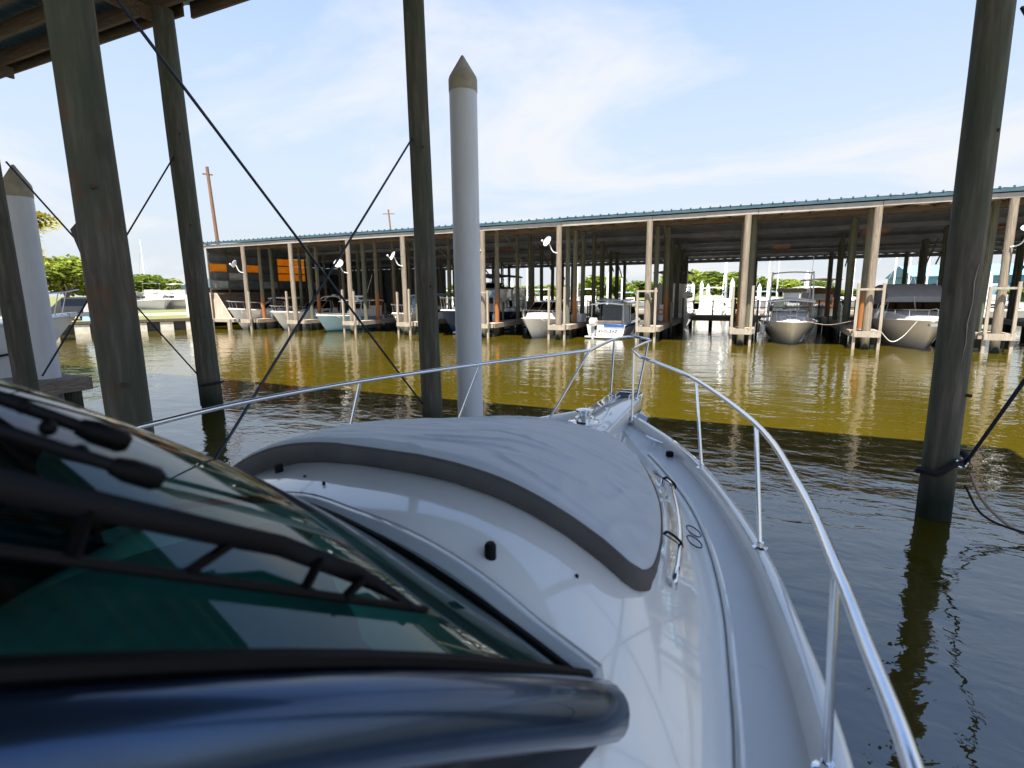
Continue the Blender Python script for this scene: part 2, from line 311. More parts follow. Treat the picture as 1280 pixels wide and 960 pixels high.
# murky harbour water: scatters olive light where the sun reaches it, mirrors the sky elsewhere
t = NT('water'); p = t.pos('world')
w1 = t.noise(0.75, 3, 0.5, vec=p, sc=(1.0, 1.7, 1), dist=0.3); w2 = t.noise(3.4, 3, 0.5, vec=p, sc=(1.0, 1.5, 1), dist=0.5); w3 = t.noise(10.0, 2, 0.5, vec=p, sc=(1, 1.3, 1)); patch = t.noise(0.12, 3, 0.5, vec=p)
b1 = t.new('ShaderNodeBump'); b1.inputs['Strength'].default_value = 1.0; b1.inputs['Distance'].default_value = 0.026; t.l.new(w1, b1.inputs['Height'])
b2 = t.new('ShaderNodeBump'); b2.inputs['Strength'].default_value = 1.0; b2.inputs['Distance'].default_value = 0.0065; t.l.new(w2, b2.inputs['Height']); t.l.new(b1.outputs[0], b2.inputs['Normal'])
b3 = t.new('ShaderNodeBump'); b3.inputs['Distance'].default_value = 0.002; t.l.new(t.ramp(patch, [(0.4, 0.15), (0.65, 1.0)]), b3.inputs['Strength']); t.l.new(w3, b3.inputs['Height']); t.l.new(b2.outputs[0], b3.inputs['Normal'])
t.set(Base_Color=t.ramp(patch, [(0.3, (0.039, 0.030, 0.0012)), (0.7, (0.051, 0.039, 0.0018))]), Roughness=0.02, IOR=2.1); t.l.new(b3.outputs[0], t.b.inputs['Normal']); M['water'] = t.m

# ------------------------------------------------------------------ the setting: water, shore, land
structure('water', MB().add([(-900, -60, 0), (900, -60, 0), (900, 1500, 0), (-900, 1500, 0)], [(0, 1, 2, 3)]), M['water'])
GZ = 0.85
SA, SB = atz(40, 420, 0), atz(252, 411, 0); sd = (SB - SA).normalized(); sn = Vector((-sd.y, sd.x, 0))
SL = SA - sd * 80
bm = MB(); poly = [SL, SB, Vector((-41.5, SB.y + 0.4, 0)), Vector((-41.5, 78, 0)), Vector((400, 78, 0)), Vector((700, 900, 0)), Vector((-800, 900, 0)), Vector((-800, -40, 0)), SL - sd * 200]
bm.add([Vector((q.x, q.y, GZ)) for q in poly], [tuple(range(len(poly)))]); structure('ground', bm, M['grass_ground'])
def strip(name, d0, d1, mat, dz, s0=-120, s1=400):
    q = [SA + sd * s0 + sn * d0, SA + sd * s1 + sn * d0, SA + sd * s1 + sn * d1, SA + sd * s0 + sn * d1]
    return structure(name, MB().add([Vector((p.x, p.y, GZ + dz)) for p in q], [(0, 1, 2, 3)]), mat)
strip('path', 9.0, 16.0, M['path'], 0.005, -60, 26)
sw = thing('seawall', SA, 'low seawall of pale blocks and dark gaps along the grassy bank', 'seawall')
bk = MB(); bk.beam(SL - sn * 0.02 + Vector((0, 0, 0.2)), SB - sn * 0.02 + Vector((0, 0, 0.2)), 0.25, 0.95); part('backing', bk, M['concrete_dark'], sw, False)
cp = MB(); cp.beam(SL - sn * 0.1 + Vector((0, 0, 0.78)), SB - sn * 0.1 + Vector((0, 0, 0.78)), 0.6, 0.2); part('capping_beam', cp, M['beam_wood'], sw, False)
L = (SB - SL).length; bmesh_ = MB().box((0, 0, 0), (0.85, 0.4, 0.75), Matrix.Rotation(math.atan2(sd.y, sd.x), 3, 'Z')).mesh('block', M['concrete'], smooth=False)
k = 0; s_ = L - 0.6
while s_ > L - 60:
    p = SL + sd * s_ - sn * 0.17; inst('block', bmesh_, p + Vector((random.uniform(-.02, .02), random.uniform(-.03, .03), 0.28 + random.uniform(-.02, .02))) - sw.location, sw); s_ -= 1.68

# ------------------------------------------------------------------ pilings, covered dock over the near boat
def pile_mb(x, y, z0, z1, r0, r1, seed=0, n=18, lean=(0, 0), rings=22, rough=0.05):
    mb = MB(); secs = []
    for i in range(rings + 1):
        t = i / rings; z = z0 + (z1 - z0) * t; r = r0 + (r1 - r0) * t; sec = []
        for k in range(n):
            a = 2 * math.pi * k / n; q = noise.noise((math.cos(a) * 1.3 + seed * 7.1, math.sin(a) * 1.3, z * 0.5)) * rough + noise.noise((math.cos(a) * 4 + seed, math.sin(a) * 4, z * 1.1)) * rough * 0.35
            rr = r * (1 + q); sec.append(Vector((x + lean[0] * t + rr * math.cos(a), y + lean[1] * t + rr * math.sin(a), z)))
        secs.append(sec)
    return mb.loft(secs, close=True)
ROOFZ = 8.5
def roof_z(y): return ROOFZ + 0.08 * (8.6 - y) * 0.35
near_piles = {}; RX, RYP = 2.07, 7.56
for key, x, y, r, ln, lab in (('right', RX, RYP, 0.172, -0.1, 'thick dark piling in water off the bow rail, ringed by black chafe hose and rope'),
                          ('p1', -5.25, 2.9, 0.185, -0.16, 'thickest greenish dark piling with rusty stains, black bracket nailed to its side'),
                          ('p2', -11.57, 8.2, 0.235, -0.29, 'weathered grey piling under the roof edge with rope tied near its waterline'),
                          ('p3', -5.35, 8.1, 0.19, -0.13, 'slim dark piling beside the tall white pointed pole'),
                          ('p0', -11.8, 4.86, 0.17, -0.1, 'dark piling rising in front of the white pole at the plank walkway')):
    if key == 'p1': M['pile_dark'], keep = M['pile_rusty'], M['pile_dark']
    o = single('wooden_piling', pile_mb(x, y, -1.5, roof_z(y) + 0.1, r, r * 0.9, seed=len(near_piles) + 1, lean=(ln, 0)), M['pile_dark'], (x, y, 0), lab, 'piling', 'pilings under the near dock roof', ang=60); near_piles[key] = (Vector((x, y, 0)), r, o)
    if key == 'p1': M['pile_dark'] = keep
# bracket on the thick piling
p1 = near_piles['p1'][0]
br = MB(); br.beam(aty(96, 283, 2.85), aty(115, 328, 2.85), 0.06, 0.12); part('bracket', br, M['black_matte'], near_piles['p1'][2], False)
# a long pale split in the ringed piling, bolt heads on the others
pr = near_piles['right'][2]; sp = [aty(px, py, RYP - 0.165) for px, py in ((1224, 330), (1218, 352), (1216, 378), (1209, 404), (1207, 430), (1201, 456))]
part('split', MB().tube(sp, [0.002, 0.006, 0.004, 0.007, 0.004, 0.002], 5), M['dock_pale'], pr)
for key, zs_ in (('p1', (3.6, 1.9)), ('p2', (6.1, 4.2, 2.2)), ('p0', (4.4, 2.6)), ('p3', (5.1, 2.8)), ('right', (4.3, 1.5))):
    c_, r_, o_ = near_piles[key]
    for z_ in zs_: q_ = Vector((c_.x - 0.03 * z_ + r_ * 0.82, c_.y - r_ * 0.5, z_)); part('bolt', MB().tube([q_, q_ + Vector((0.06, -0.03, 0))], 0.02, 6), M['rust_bolt'], o_)
# white poles with pointed caps
def white_pole(x, y, r, ztop, lab):
    t_ = thing('white_pole', (x, y, 0), lab, 'pole', 'white poles with pointed caps')
    part('shaft', MB().lathe((x, y, 0), [(r, -1.5), (r, ztop)], 24), M['pole_white'], t_)
    part('cap', MB().lathe((x, y, ztop), [(r * 1.03, -0.05), (r * 1.03, 0.16), (r * 0.98, 0.2), (0.02, 0.56)], 24), M['cap_beige'], t_)
white_pole(-5.08, 9.0, 0.25, 6.27, 'tall white round pole with beige cone cap beside slim dark piling')
white_pole(-13.42, 5.88, 0.235, 4.66, 'white round pole with beige cone cap standing at the plank walkway')
# roof over the near boat
rf = thing('dock_roof', (0, 8.6, ROOFZ), 'dark corrugated roof on timber joists above the near boat', 'roof')
xs0, xs1, ye, yb = -46.0, 4.7, 8.72, -9.5
mb = MB(); N = int((xs1 - xs0) / 0.07); prof = []
for i in range(N + 1):
    x = xs0 + (xs1 - xs0) * i / N; prof.append((x, 0.028 if i % 4 == 0 else (-0.0 if i % 4 == 2 else 0.014)))
vs = [Vector((x, y, roof_z(y) + 0.40 + dz)) for y in (ye, yb) for x, dz in prof]; n = len(prof)
mb.add(vs, [(k, k + 1, n + k + 1, n + k) for k in range(n - 1)]); part('roof_sheet', mb, M['roof_under_teal'], rf, True)
jm = MB().mm((xs0, -0.045, 0), (xs1, 0.045, 0.30)).mesh('joist', M['beam_wood'], smooth=False)
y = 8.1
while y > -9.3: inst('joist', jm, Vector((0, y, roof_z(y) + 0.07)) - rf.location, rf); y -= 0.73
gm = MB()
for x in (-18.0, -11.7, -5.3, 2.0): part('girder', MB().mm((x - 0.16, -9.3, ROOFZ - 0.18), (x - 0.24, 8.3, ROOFZ + 0.08)), M['beam_wood'], rf, False)
part('fascia_board', MB().mm((-11.5, 8.58, ROOFZ + 0.05), (xs1, 8.64, ROOFZ + 0.36)), M['beam_wood'], rf, False)
part('fascia_board', MB().mm((-21.6, 8.46, ROOFZ + 0.07), (-11.6, 8.51, ROOFZ + 0.36)), M['beam_wood'], rf, False)
part('fascia_board', MB().mm((xs0, 8.58, ROOFZ + 0.05), (-21.7, 8.64, ROOFZ + 0.36)), M['beam_wood'], rf, False)
# brace cables
def cable(a, b, lab, r=0.016, sag=0.0):
    a = Vector(a); b = Vector(b); pts = [a.lerp(b, i / 12) - Vector((0, 0, sag * math.sin(math.pi * i / 12))) for i in range(13)]
    return single('brace_cable', MB().tube(pts, r, 6), M['cable'], b, lab, 'cable', 'steel brace cables between pilings')
c1, c2, c3, c0, cr_ = [near_piles[k][0] for k in ('p1', 'p2', 'p3', 'p0', 'right')]
def on_pile(px, py, c, k=0.0): p = aty(px, py, c.y); return Vector((c.x + 0.12 * k, c.y, p.z))
cable((c1.x + 0.02, c1.y + 0.2, 5.35), on_pile(527, 512, c3, -1.2), 'brace cable from the thickest piling top down to the slim piling foot')
cable(on_pile(512, 165, c3, -1.2), (c1.x + 0.12, c1.y + 0.2, 0.45), 'brace cable rising from behind the windshield to the slim piling')
cable((c0.x + 0.0, c0.y + 0.22, 4.95), on_pile(258, 482, c2, -1.2), 'brace cable sloping down to the rope on the weathered grey piling')
cable(on_pile(212, 183, c2, -1.2), (c0.x + 0.0, c0.y + 0.24, 1.25), 'brace cable rising from the walkway piling to the weathered grey piling')
cable((RX + 0.16, RYP - 0.16, aty(1190, 575, RYP).z), (RX + 0.45, 2.6, 6.3), 'brace cable rising from the chafe hose on the ringed dark piling', 0.02)
cable((RX + 0.1, RYP - 0.16, aty(1252, 22, RYP).z), (RX + 0.45, 2.6, 0.6), 'brace cable leaving high on the ringed dark piling', 0.02)
single('wooden_piling', pile_mb(RX + 0.45, 2.4, -1.5, roof_z(2.5) + 0.1, 0.22, 0.2, 9), M['pile_dark'], (RX + 0.45, 2.4, 0), 'dark piling abreast of the boat where the cables end', 'piling', 'pilings under the near dock roof', ang=60)
# hose and rope on the right piling
h = thing('chafe_hose', (RX, RYP, 0.6), 'black chafe hose slung round the ringed dark piling', 'hose')
pts = [Vector((RX + 0.215 * math.cos(R(i)), RYP + 0.215 * math.sin(R(i)), 0.66 + 0.11 * math.sin(R(i + 90)) + 0.03 * math.sin(R(4 * i)))) for i in range(150, 400, 8)]
part('hose', MB().tube(pts, 0.036, 10), M['rope_black'], h); part('ring_clip', MB().torus((RX + 0.12, RYP - 0.21, 0.74), 0.05, 0.012, 14, 6, Matrix.Rotation(R(90), 3, 'X')), M['chrome'], h)
def rr(*p): return [(RX + a, RYP + b, c) for a, b, c in p]
rp = smooth_path(rr((0.22, -0.16, 0.62), (0.33, -0.25, 0.36), (0.52, -0.36, 0.16), (0.74, -0.4, 0.07), (1.2, -0.5, 0.06), (2.0, -0.7, 0.12)), 8)
single('mooring_rope', MB().tube(rp[:24], 0.017, 7), M['rope_tan'], rp[0], 'frayed tan mooring rope hanging from the ringed piling into the water', 'rope')
rp2 = smooth_path(rr((0.2, -0.12, 0.46), (0.36, -0.3, 0.18), (0.75, -0.45, 0.10), (1.4, -0.6, 0.14), (2.2, -0.8, 0.34)), 8)
single('mooring_line', MB().tube(rp2, 0.012, 6), M['rope_black'], rp2[0], 'dark mooring line trailing low over water beside the tan rope', 'rope')
# rope on piling p2
rl = MB(); x, y = c2.x, c2.y
rl.tube([Vector((x + 0.25 * math.cos(R(i)), y + 0.25 * math.sin(R(i)), 0.62 + 0.05 * math.cos(R(i)))) for i in range(0, 361, 20)], 0.03, 7)
rl.tube([(x - 0.25, y - 0.14, 1.7), (x - 0.25, y - 0.15, 1.1), (x - 0.25, y - 0.14, 0.6), (x - 0.24, y - 0.14, 0.1)], 0.025, 6)
single('tie_rope', rl, M['rope_black'], (x, y, 0.6), 'black rope knotted round the weathered grey piling near its waterline', 'rope')
# plank walkway at left with white pole
wx = -12.75
wd = thing('walkway', (wx - 0.7, 6.3, 0), 'grey plank walkway end beside the white capped pole', 'walkway')
for i in range(18): part('plank', MB().mm((wx - 1.5, 6.3 - 0.2 * i - 0.185, 0.96), (wx - 0.02, 6.3 - 0.2 * i, 1.0)), M['dock_wood'], wd, False)
part('fascia_board', MB().mm((wx - 1.5, 6.31, 0.74), (wx, 6.36, 0.99)), M['dock_wood'], wd, False)
part('fascia_board', MB().mm((wx - 0.01, 2.8, 0.74), (wx + 0.04, 6.3, 0.99)), M['dock_wood'], wd, False)
part('post', pile_mb(wx - 0.3, 6.12, -1.5, 0.95, 0.15, 0.15, 4, rings=8), M['pile_dark'], wd)

# ------------------------------------------------------------------ the near boat (bow along +Y)
XC = -1.3
T_W = [(-6, 1.56), (-2, 1.62), (0.8, 1.63), (1.45, 1.61), (1.78, 1.575), (2.13, 1.52), (2.6, 1.43), (3.09, 1.295), (3.72, 1.07), (4.23, 0.82), (4.64, 0.56), (4.99, 0.31), (5.3, 0.04)]
T_TR = [(-6, 1.32), (0.8, 1.33), (1.41, 1.315), (1.76, 1.285), (2.2, 1.235), (2.69, 1.14), (3.17, 1.0), (3.67, 0.79), (4.1, 0.57), (4.5, 0.35), (4.9, 0.15), (5.3, 0.01)]
T_ZC = [(-6, 1.6), (0.1, 1.66), (0.8, 1.90), (1.2, 1.985), (1.6, 2.01), (2.0, 1.975), (2.6, 1.87), (3.2, 1.745), (3.7, 1.63), (4.2, 1.54), (4.7, 1.485), (5.3, 1.46)]
T_ZD = [(-6, 1.28), (1.5, 1.395), (2.8, 1.405), (4.0, 1.425), (5.3, 1.455)]
def trunk_z(x, y):
    w = max(0.02, sinterp(T_TR, y)); s = min(1, abs(x - XC) / w); zd = sinterp(T_ZD, y); return zd + (sinterp(T_ZC, y) - zd) * (1 - s ** 2.8)
boat = thing('motor_boat', (XC, 0, 0), 'cream motor boat seen from its side deck, rail and bow pulpit ahead', 'boat')
ys = [-6 + 0.5 * i for i in range(14)] + [1.0 + 0.1 * i for i in range(1, 43)] + [5.25, 5.3]
SF = [0, 0.12, 0.24, 0.36, 0.48, 0.58, 0.67, 0.74, 0.80, 0.85, 0.89, 0.925, 0.955, 0.98, 1.0]
def sect(y):
    w = max(0.03, sinterp(T_W, y)); wt_ = min(max(0.015, sinterp(T_TR, y)), w * 0.9); zd = sinterp(T_ZD, y); zc = max(sinterp(T_ZC, y), zd + 0.004); top = []
    for s in SF: top.append((wt_ * s, zd + (zc - zd) * (1 - s ** 2.8)))
    toe = min(0.075, w * 0.3); e = w - toe
    deck = [(wt_ + 0.02 * min(1, w), zd - 0.012), (wt_ + (e - wt_) * 0.2, zd - 0.012), (wt_ + (e - wt_) * 0.8, zd - 0.010), (e - 0.02 * min(1, w), zd - 0.004)]
    rim = [(e, zd + 0.05), (e + toe * 0.2, zd + 0.068), (e + toe * 0.7, zd + 0.068), (w, zd + 0.045), (w + 0.012, zd + 0.0), (w + 0.022, zd - 0.05), (w + 0.022, zd - 0.09), (w + 0.004, zd - 0.12)]
    hull = [(w * 0.985, zd - 0.35), (w * 0.95, zd - 0.75), (w * 0.88, 0.3), (w * 0.80, 0.05), (w * 0.6, -0.3), (0, -0.6)]
    if y > 2: f = (y - 2) / 3.2; hull = [(a * (1 - 0.45 * f * (i + 1) / 6), b) for i, (a, b) in enumerate(hull)]
    return top, deck, rim, hull
def both(a): return [(-x, z) for x, z in reversed(a) if x > 0] + list(a)
def strip_mb(get, mirror):
    mb = MB(); L_ = [get(*sect(y)) for y in ys]
    if mirror: mb.loft([[Vector((XC + x, y, z)) for x, z in both(l)] for l, y in zip(L_, ys)], cap=False)
    else:
        for s in (1, -1): mb.loft([[Vector((XC + s * x, y, z)) for x, z in l] for l, y in zip(L_, ys)], cap=False)
    return mb
trunk_mb = strip_mb(lambda t, d, r, h: t + d[:1], True); trunk = part('foredeck', trunk_mb, M['gelcoat'], boat, ang=75)
deck_mb = strip_mb(lambda t, d, r, h: d, False); part('side_deck', deck_mb, M['nonskid'], boat, ang=75, label='pale non-slip walkway along the boat side')
part('toe_rail', strip_mb(lambda t, d, r, h: d[-1:] + r, False), M['gelcoat'], boat, ang=50)
part('hull', strip_mb(lambda t, d, r, h: r[-1:] + h, False), M['gelcoat'], boat, ang=50)
bv_trunk = BVHTree.FromPolygons([tuple(v) for v in trunk_mb.v], trunk_mb.f)
for s in (1, -1): part('rub_rail', MB().tube([Vector((XC + s * (sinterp(T_W, y) + 0.024), y, sinterp(T_ZD, y) - 0.07)) for y in [-5 + 0.2 * i for i in range(51)]], 0.016, 8), M['chrome'], boat)
# low moulded ridge between trunk and side deck
for s in (1, -1):
    pts = [Vector((XC + s * (sinterp(T_TR, y) + 0.02), y, sinterp(T_ZD, y) + 0.002)) for y in [-1 + 0.15 * i for i in range(35)]]
    part('moulded_ridge', MB().tube(pts, 0.014, 8), M['gelcoat'], boat)
# windshield
def wb(t): a = abs(t); return Vector((XC + 1.0 * t, 1.18 - 0.09 * a ** 1.3, 2.03 - 0.25 * a ** 1.6))
def wtp(t): a = abs(t); return Vector((XC + 0.56 * t, 0.20 - 0.2 * a ** 2, 2.715 - 0.305 * a ** 2))
def wpt(t, s):
    p = wb(t).lerp(wtp(t), s); n_ = Vector((0.25 * t, 0.5, 0.8)).normalized(); return p + n_ * (0.035 * math.sin(math.pi * s))
gmb = MB().grid(lambda u, v: wpt(-1 + 2 * u, v), 48, 16); wind = part('windshield', gmb, M['windshield_glass'], boat, ang=80)
bv_glass = BVHTree.FromPolygons([tuple(v) for v in gmb.v], gmb.f)
tr_ = [wb(-1 + 2 * i / 40) for i in range(41)]
def trim_sec(i):
    p = tr_[i]; d = (tr_[min(i + 1, 40)] - tr_[max(i - 1, 0)]).normalized(); out = Vector((-d.y, d.x, 0)).normalized()
    if out.y < 0: out = -out
    g = trunk_z(p.x + out.x * 0.1, p.y + out.y * 0.1)
    a = p - out * 0.012; b = p + out * 0.10; b.z = trunk_z(b.x, b.y) - 0.01
    hz = max(p.z + 0.012, b.z + 0.045)
    return [Vector((a.x, a.y, p.z - 0.05)), Vector((a.x, a.y, hz)), Vector((p.x + out.x * 0.02, p.y + out.y * 0.02, hz + 0.012)), Vector((p.x + out.x * 0.055, p.y + out.y * 0.055, hz + 0.006)), Vector((p.x + out.x * 0.085, p.y + out.y * 0.085, b.z + 0.022)), b]
part('windshield_trim', MB().loft([trim_sec(i) for i in range(41)], cap=True), M['gel_grey'], boat, ang=60)
part('glass_seal', MB().tube([wpt(-1 + 2 * i / 40, 0.02) for i in range(41)], 0.012, 6), M['black_rubber'], boat)
# black side frames of the windshield (tapered tubes from the deck corner up and aft)
for s in (1, -1):
    pth = [wpt(s, k / 10) + Vector((s * 0.03, 0, -0.058 - 0.01 * min(1, k / 3))) for k in range(-0, 11)]
    pth = [pth[0] + (pth[0] - pth[1]).normalized() * 0.05 + Vector((0, 0, 0.02))] + pth
    pth += [pth[-1] + (pth[-1] - pth[-2]) * k for k in (1, 2, 3)]
    part('side_frame', MB().tube(pth, [0.04, 0.066, 0.07] + [0.07] * (len(pth) - 3), 18), M['black_gloss'], boat)
    part('side_panel', MB().loft([[q + Vector((s * 0.01, 0, -0.04)), q + Vector((s * 0.035, 0, -0.16)), q + Vector((s * 0.03, 0, -0.55))] for q in pth[1:]], cap=False), M['black_gloss_dark'], boat)
    part('frame_gasket', MB().tube([wpt(s * 0.985, k / 10) + Vector((0, 0, 0.01)) for k in range(0, 11)], 0.017, 8), M['black_rubber'], boat)
hd = [wtp(-1 + 2 * i / 30) + Vector((0, -0.02, 0)) for i in range(31)]; part('windshield_header', MB().tube(hd, 0.045, 12), M['black_gloss'], boat)
# dark helm and cabin under the glass
dash = MB().grid(lambda u, v: Vector((XC + (2 * u - 1) * (0.95 - 0.3 * v), 1.13 - 0.09 * abs(2 * u - 1) ** 1.3 - 1.2 * v, (2.01 - 0.26 * abs(2 * u - 1) ** 1.6) - 0.03 - 0.08 * v + 0.03 * math.sin(9 * u) * v - 0.5 * max(0, v - 0.55))), 36, 14)
part('dashboard', dash, M['dash'], boat)
part('dash_cover', MB().grid(lambda u, v: wpt(0.15 + 0.72 * u, 0.04 + 0.10 * v) - Vector((0, 0.02, 0.05 + 0.02 * v)), 16, 3), M['vinyl'], boat)
# wipers: the blade lies on the glass, the arms stand off it
def topx(p): c = ROT.transposed() @ (p - CAM); return 640 + FPX * c.x / -c.z, 480 - FPX * c.y / -c.z
def fit(bvh, px, py, off):
    ax, ay = px, py
    for _ in range(4):
        q = onto(bvh, ax, ay, off)
        if q is None: return None
        bx_, by_ = topx(q); ax += px - bx_; ay += py - by_
    return q
def gp(px, py, off): return fit(bv_glass, px, py, off)
def tapered(pts, ws, hs):
    mb = MB(); secs = []
    for i, p in enumerate(pts):
        d = (pts[min(i + 1, len(pts) - 1)] - pts[max(i - 1, 0)]).normalized(); n_ = (CAM - p).normalized(); sx = d.cross(n_).normalized(); n_ = sx.cross(d)
        w, h_ = ws[i], hs[i]; secs.append([p + sx * w - n_ * h_, p + sx * w * 1.0 + n_ * h_ * 0.5, p + sx * w * 0.5 + n_ * h_, p - sx * w * 0.5 + n_ * h_, p - sx * w + n_ * h_ * 0.5, p - sx * w - n_ * h_])
    return mb.loft(secs, close=True)
def gl(a, b, off, n=10):
    out = []
    for i in range(n + 1):
        t_ = i / n; q = gp(a[0] + (b[0] - a[0]) * t_, a[1] + (b[1] - a[1]) * t_, off)
        if q is not None: out.append(q)
    return out
wp_ = thing('windshield_wiper', (0, 0, 0), None, None); bpy.data.objects.remove(wp_)
arm = gl((-150, 572), (300, 672), 0.045, 8) + gl((350, 682), (440, 716), 0.035, 3) + gl((470, 730), (520, 760), 0.018, 3)
if len(arm) > 3:
    nA = len(arm); wpr = part('wiper', tapered(arm, [0.014 + 0.006 * (1 - i / nA) if i < nA - 4 else 0.013 - 0.0025 * (i - nA + 4) for i in range(nA)], [0.008] * nA), M['black_matte'], boat)
    bl = gl((-150, 668), (531, 762), 0.012, 14); part('blade', tapered(bl, [0.0075] * len(bl), [0.010] * len(bl)), M['black_rubber'], wpr)
    for a, b in (((400, 700), (380, 738)), ((300, 672), (235, 715)), ((110, 640), (90, 700)), ((455, 722), (430, 748))):
        q0, q1 = gp(*a, 0.04), gp(*b, 0.016)
        if q0 and q1: part('bridge', MB().beam(q0, q1, 0.014, 0.010), M['black_rubber'], wpr)
    for a, b, e in (((-120, 455), (118, 540), (140, 552)), ((-120, 500), (160, 588), (172, 600))):
        rod = gl(a, b, 0.075, 6)
        if len(rod) > 2:
            rd = part('wiper_arm', tapered(rod, [0.009] * len(rod), [0.007] * len(rod)), M['black_matte'], wpr)
            d = (rod[-1] - rod[-2]).normalized(); part('end_block', MB().tube([rod[-1] - d * 0.02, rod[-1], rod[-1] + d * 0.035, rod[-1] + d * 0.045], [0.012, 0.017, 0.017, 0.011], 10), M['black_rubber'], rd)
    for a in ((30, 508), (60, 535), (100, 565)):
        q = gp(*a, 0.075)
        if q: part('link_pin', MB().sphere(q, 0.011, 6), M['black_rubber'], wpr)
# snap knobs and small deck fittings
def knob(px, py, r=0.017, h=0.035, nm='deck_knob'):
    q = onto(bv_trunk, px, py, 0)
    if q: part(nm, MB().lathe(q, [(r, -0.005), (r, h * 0.8), (r * 0.7, h)], 10), M['black_rubber'], boat)
knob(312, 583); knob(349, 590); knob(613, 696, 0.018, 0.045); knob(381, 596, 0.006, 0.006); knob(405, 606, 0.006, 0.012); knob(721, 721, 0.006, 0.008)
# grab rail beside the cushion
gr = [fit(bv_trunk, *q, o_) for q, o_ in (((828, 606), 0.0), ((830, 598), 0.03), ((838, 604), 0.04), ((846, 632), 0.04), ((850, 665), 0.04), ((848, 700), 0.04), ((844, 722), 0.035), ((842, 735), 0.0))]
part('grab_rail', MB().tube(smooth_path(gr, 6), 0.0125, 10), M['chrome'], boat)
for q in ((867, 664), (868, 677)):
    c = fit(bv_trunk, *q, 0.012); part('deck_ring', MB().torus(c, 0.04, 0.0036, 28, 5, Matrix.Rotation(R(28), 3, 'Y')), M['cable'], boat)
# bow pulpit, windlass, chain, anchor
PX, PZ = -1.255, 1.58
def yp(y): return 4.08 + (y - 4.02) * 1.14
def pul(z, g=0): return [Vector((PX + x * 0.88, yp(y), z)) for x, y in [(-0.24 - g, 4.02), (0.24 + g, 4.02), (0.235 + g, 4.6), (0.215 + g, 5.3), (0.17 + g, 5.56), (0.09, 5.66 + g), (-0.09, 5.66 + g), (-0.17 - g, 5.56), (-0.215 - g, 5.3), (-0.235 - g, 4.6)]]
part('pulpit', MB().loft([pul(1.42, -0.02), pul(1.44), pul(PZ - 0.012), pul(PZ, -0.012)], close=True), M['gel_white'], boat, ang=50)
part('roller_slot', MB().mm((PX - 0.09, yp(5.28), PZ + 0.002), (PX + 0.09, yp(5.56), PZ + 0.006)), M['dark_void'], boat, False)
rl_ = MB(); rl_.mm((PX - 0.08, yp(5.26), PZ), (PX - 0.065, yp(5.58), PZ + 0.03)); rl_.mm((PX + 0.065, yp(5.26), PZ), (PX + 0.08, yp(5.58), PZ + 0.03)); rl_.tube([(PX - 0.07, yp(5.5), PZ + 0.01), (PX + 0.07, yp(5.5), PZ + 0.01)], 0.03, 12); part('anchor_roller', rl_, M['chrome'], boat)
wl_ = part('windlass', MB().lathe((PX - 0.05, yp(4.22), PZ), [(0.13, 0), (0.13, 0.012), (0.085, 0.02), (0.085, 0.05), (0.05, 0.06), (0.05, 0.085), (0.078, 0.095), (0.078, 0.115), (0.03, 0.125)], 20), M['chrome'], boat)
part('plinth', MB().lathe((PX - 0.05, yp(4.22), PZ), [(0.15, 0), (0.15, 0.006)], 20), M['gel_white'], wl_)
ch = MB(); 
for i in range(30):
    p = Vector((PX - 0.09 + 0.002 * i, yp(4.32) + 0.037 * i, PZ + 0.014)); rm = Matrix.Rotation(R(90) * (i % 2), 3, 'Y'); pts = [p + rm @ Vector((0.009 * math.cos(a), 0.024 * math.sin(a), 0)) for a in [2 * math.pi * k / 8 for k in range(9)]]; ch.tube(pts, 0.0042, 5)
part('anchor_chain', ch, M['alu'], boat)
for q, hh in (((-0.2, 4.35), 0.05), ((-0.2, 4.6), 0.05), ((0.1, 4.55), 0.02), ((0.18, 4.15), 0.012), ((-0.02, 4.75), 0.004)):
    part('deck_fitting', MB().lathe((PX + q[0] * 0.85, yp(q[1]), PZ), [(0.02, 0), (0.02, 0.006), (0.008, 0.01), (0.008, hh)], 10), M['chrome'], boat)
anc = MB(); anc.beam((PX + 0.02, yp(5.55), PZ - 0.02), (PX + 0.05, yp(5.72), 1.34), 0.04, 0.03); anc.add([(PX + x, yp(y), z + 0.07) for x, y, z in ((0.05, 5.76, 1.30), (0.22, 5.52, 1.25), (0.20, 5.36, 1.12), (0.04, 5.28, 1.05), (-0.12, 5.36, 1.12), (-0.12, 5.52, 1.25), (0.05, 5.48, 1.33))], [(0, 1, 6), (1, 2, 6), (2, 3, 6), (3, 4, 6), (4, 5, 6), (5, 0, 6), (0, 5, 4, 3, 2, 1)]); part('anchor', anc, M['alu'], boat, False)
def cleat(p, rz, s=1.0):
    q = Matrix.Rotation(rz, 3, 'Z'); p = Vector(p); mb = MB(); mb.tube([p + q @ Vector((x * s, 0, z * s)) for x, z in ((-0.12, 0.055), (-0.08, 0.048), (0, 0.045), (0.08, 0.048), (0.12, 0.055))], [0.006 * s, 0.011 * s, 0.013 * s, 0.011 * s, 0.006 * s], 8)
    for x in (-0.035, 0.035): mb.tube([p + q @ Vector((x * s, 0, 0)), p + q @ Vector((x * s, 0, 0.045 * s))], 0.011 * s, 8)
    part('cleat', mb, M['chrome'], boat)
cleat((-0.72, 4.35, 1.43), R(-45)); cleat((-1.86, 4.4, 1.43), R(35)); 
part('fuel_cap', MB().lathe((-0.56, 4.12, 1.425), [(0.03, 0), (0.03, 0.03), (0.018, 0.04)], 12), M['black_rubber'], boat)
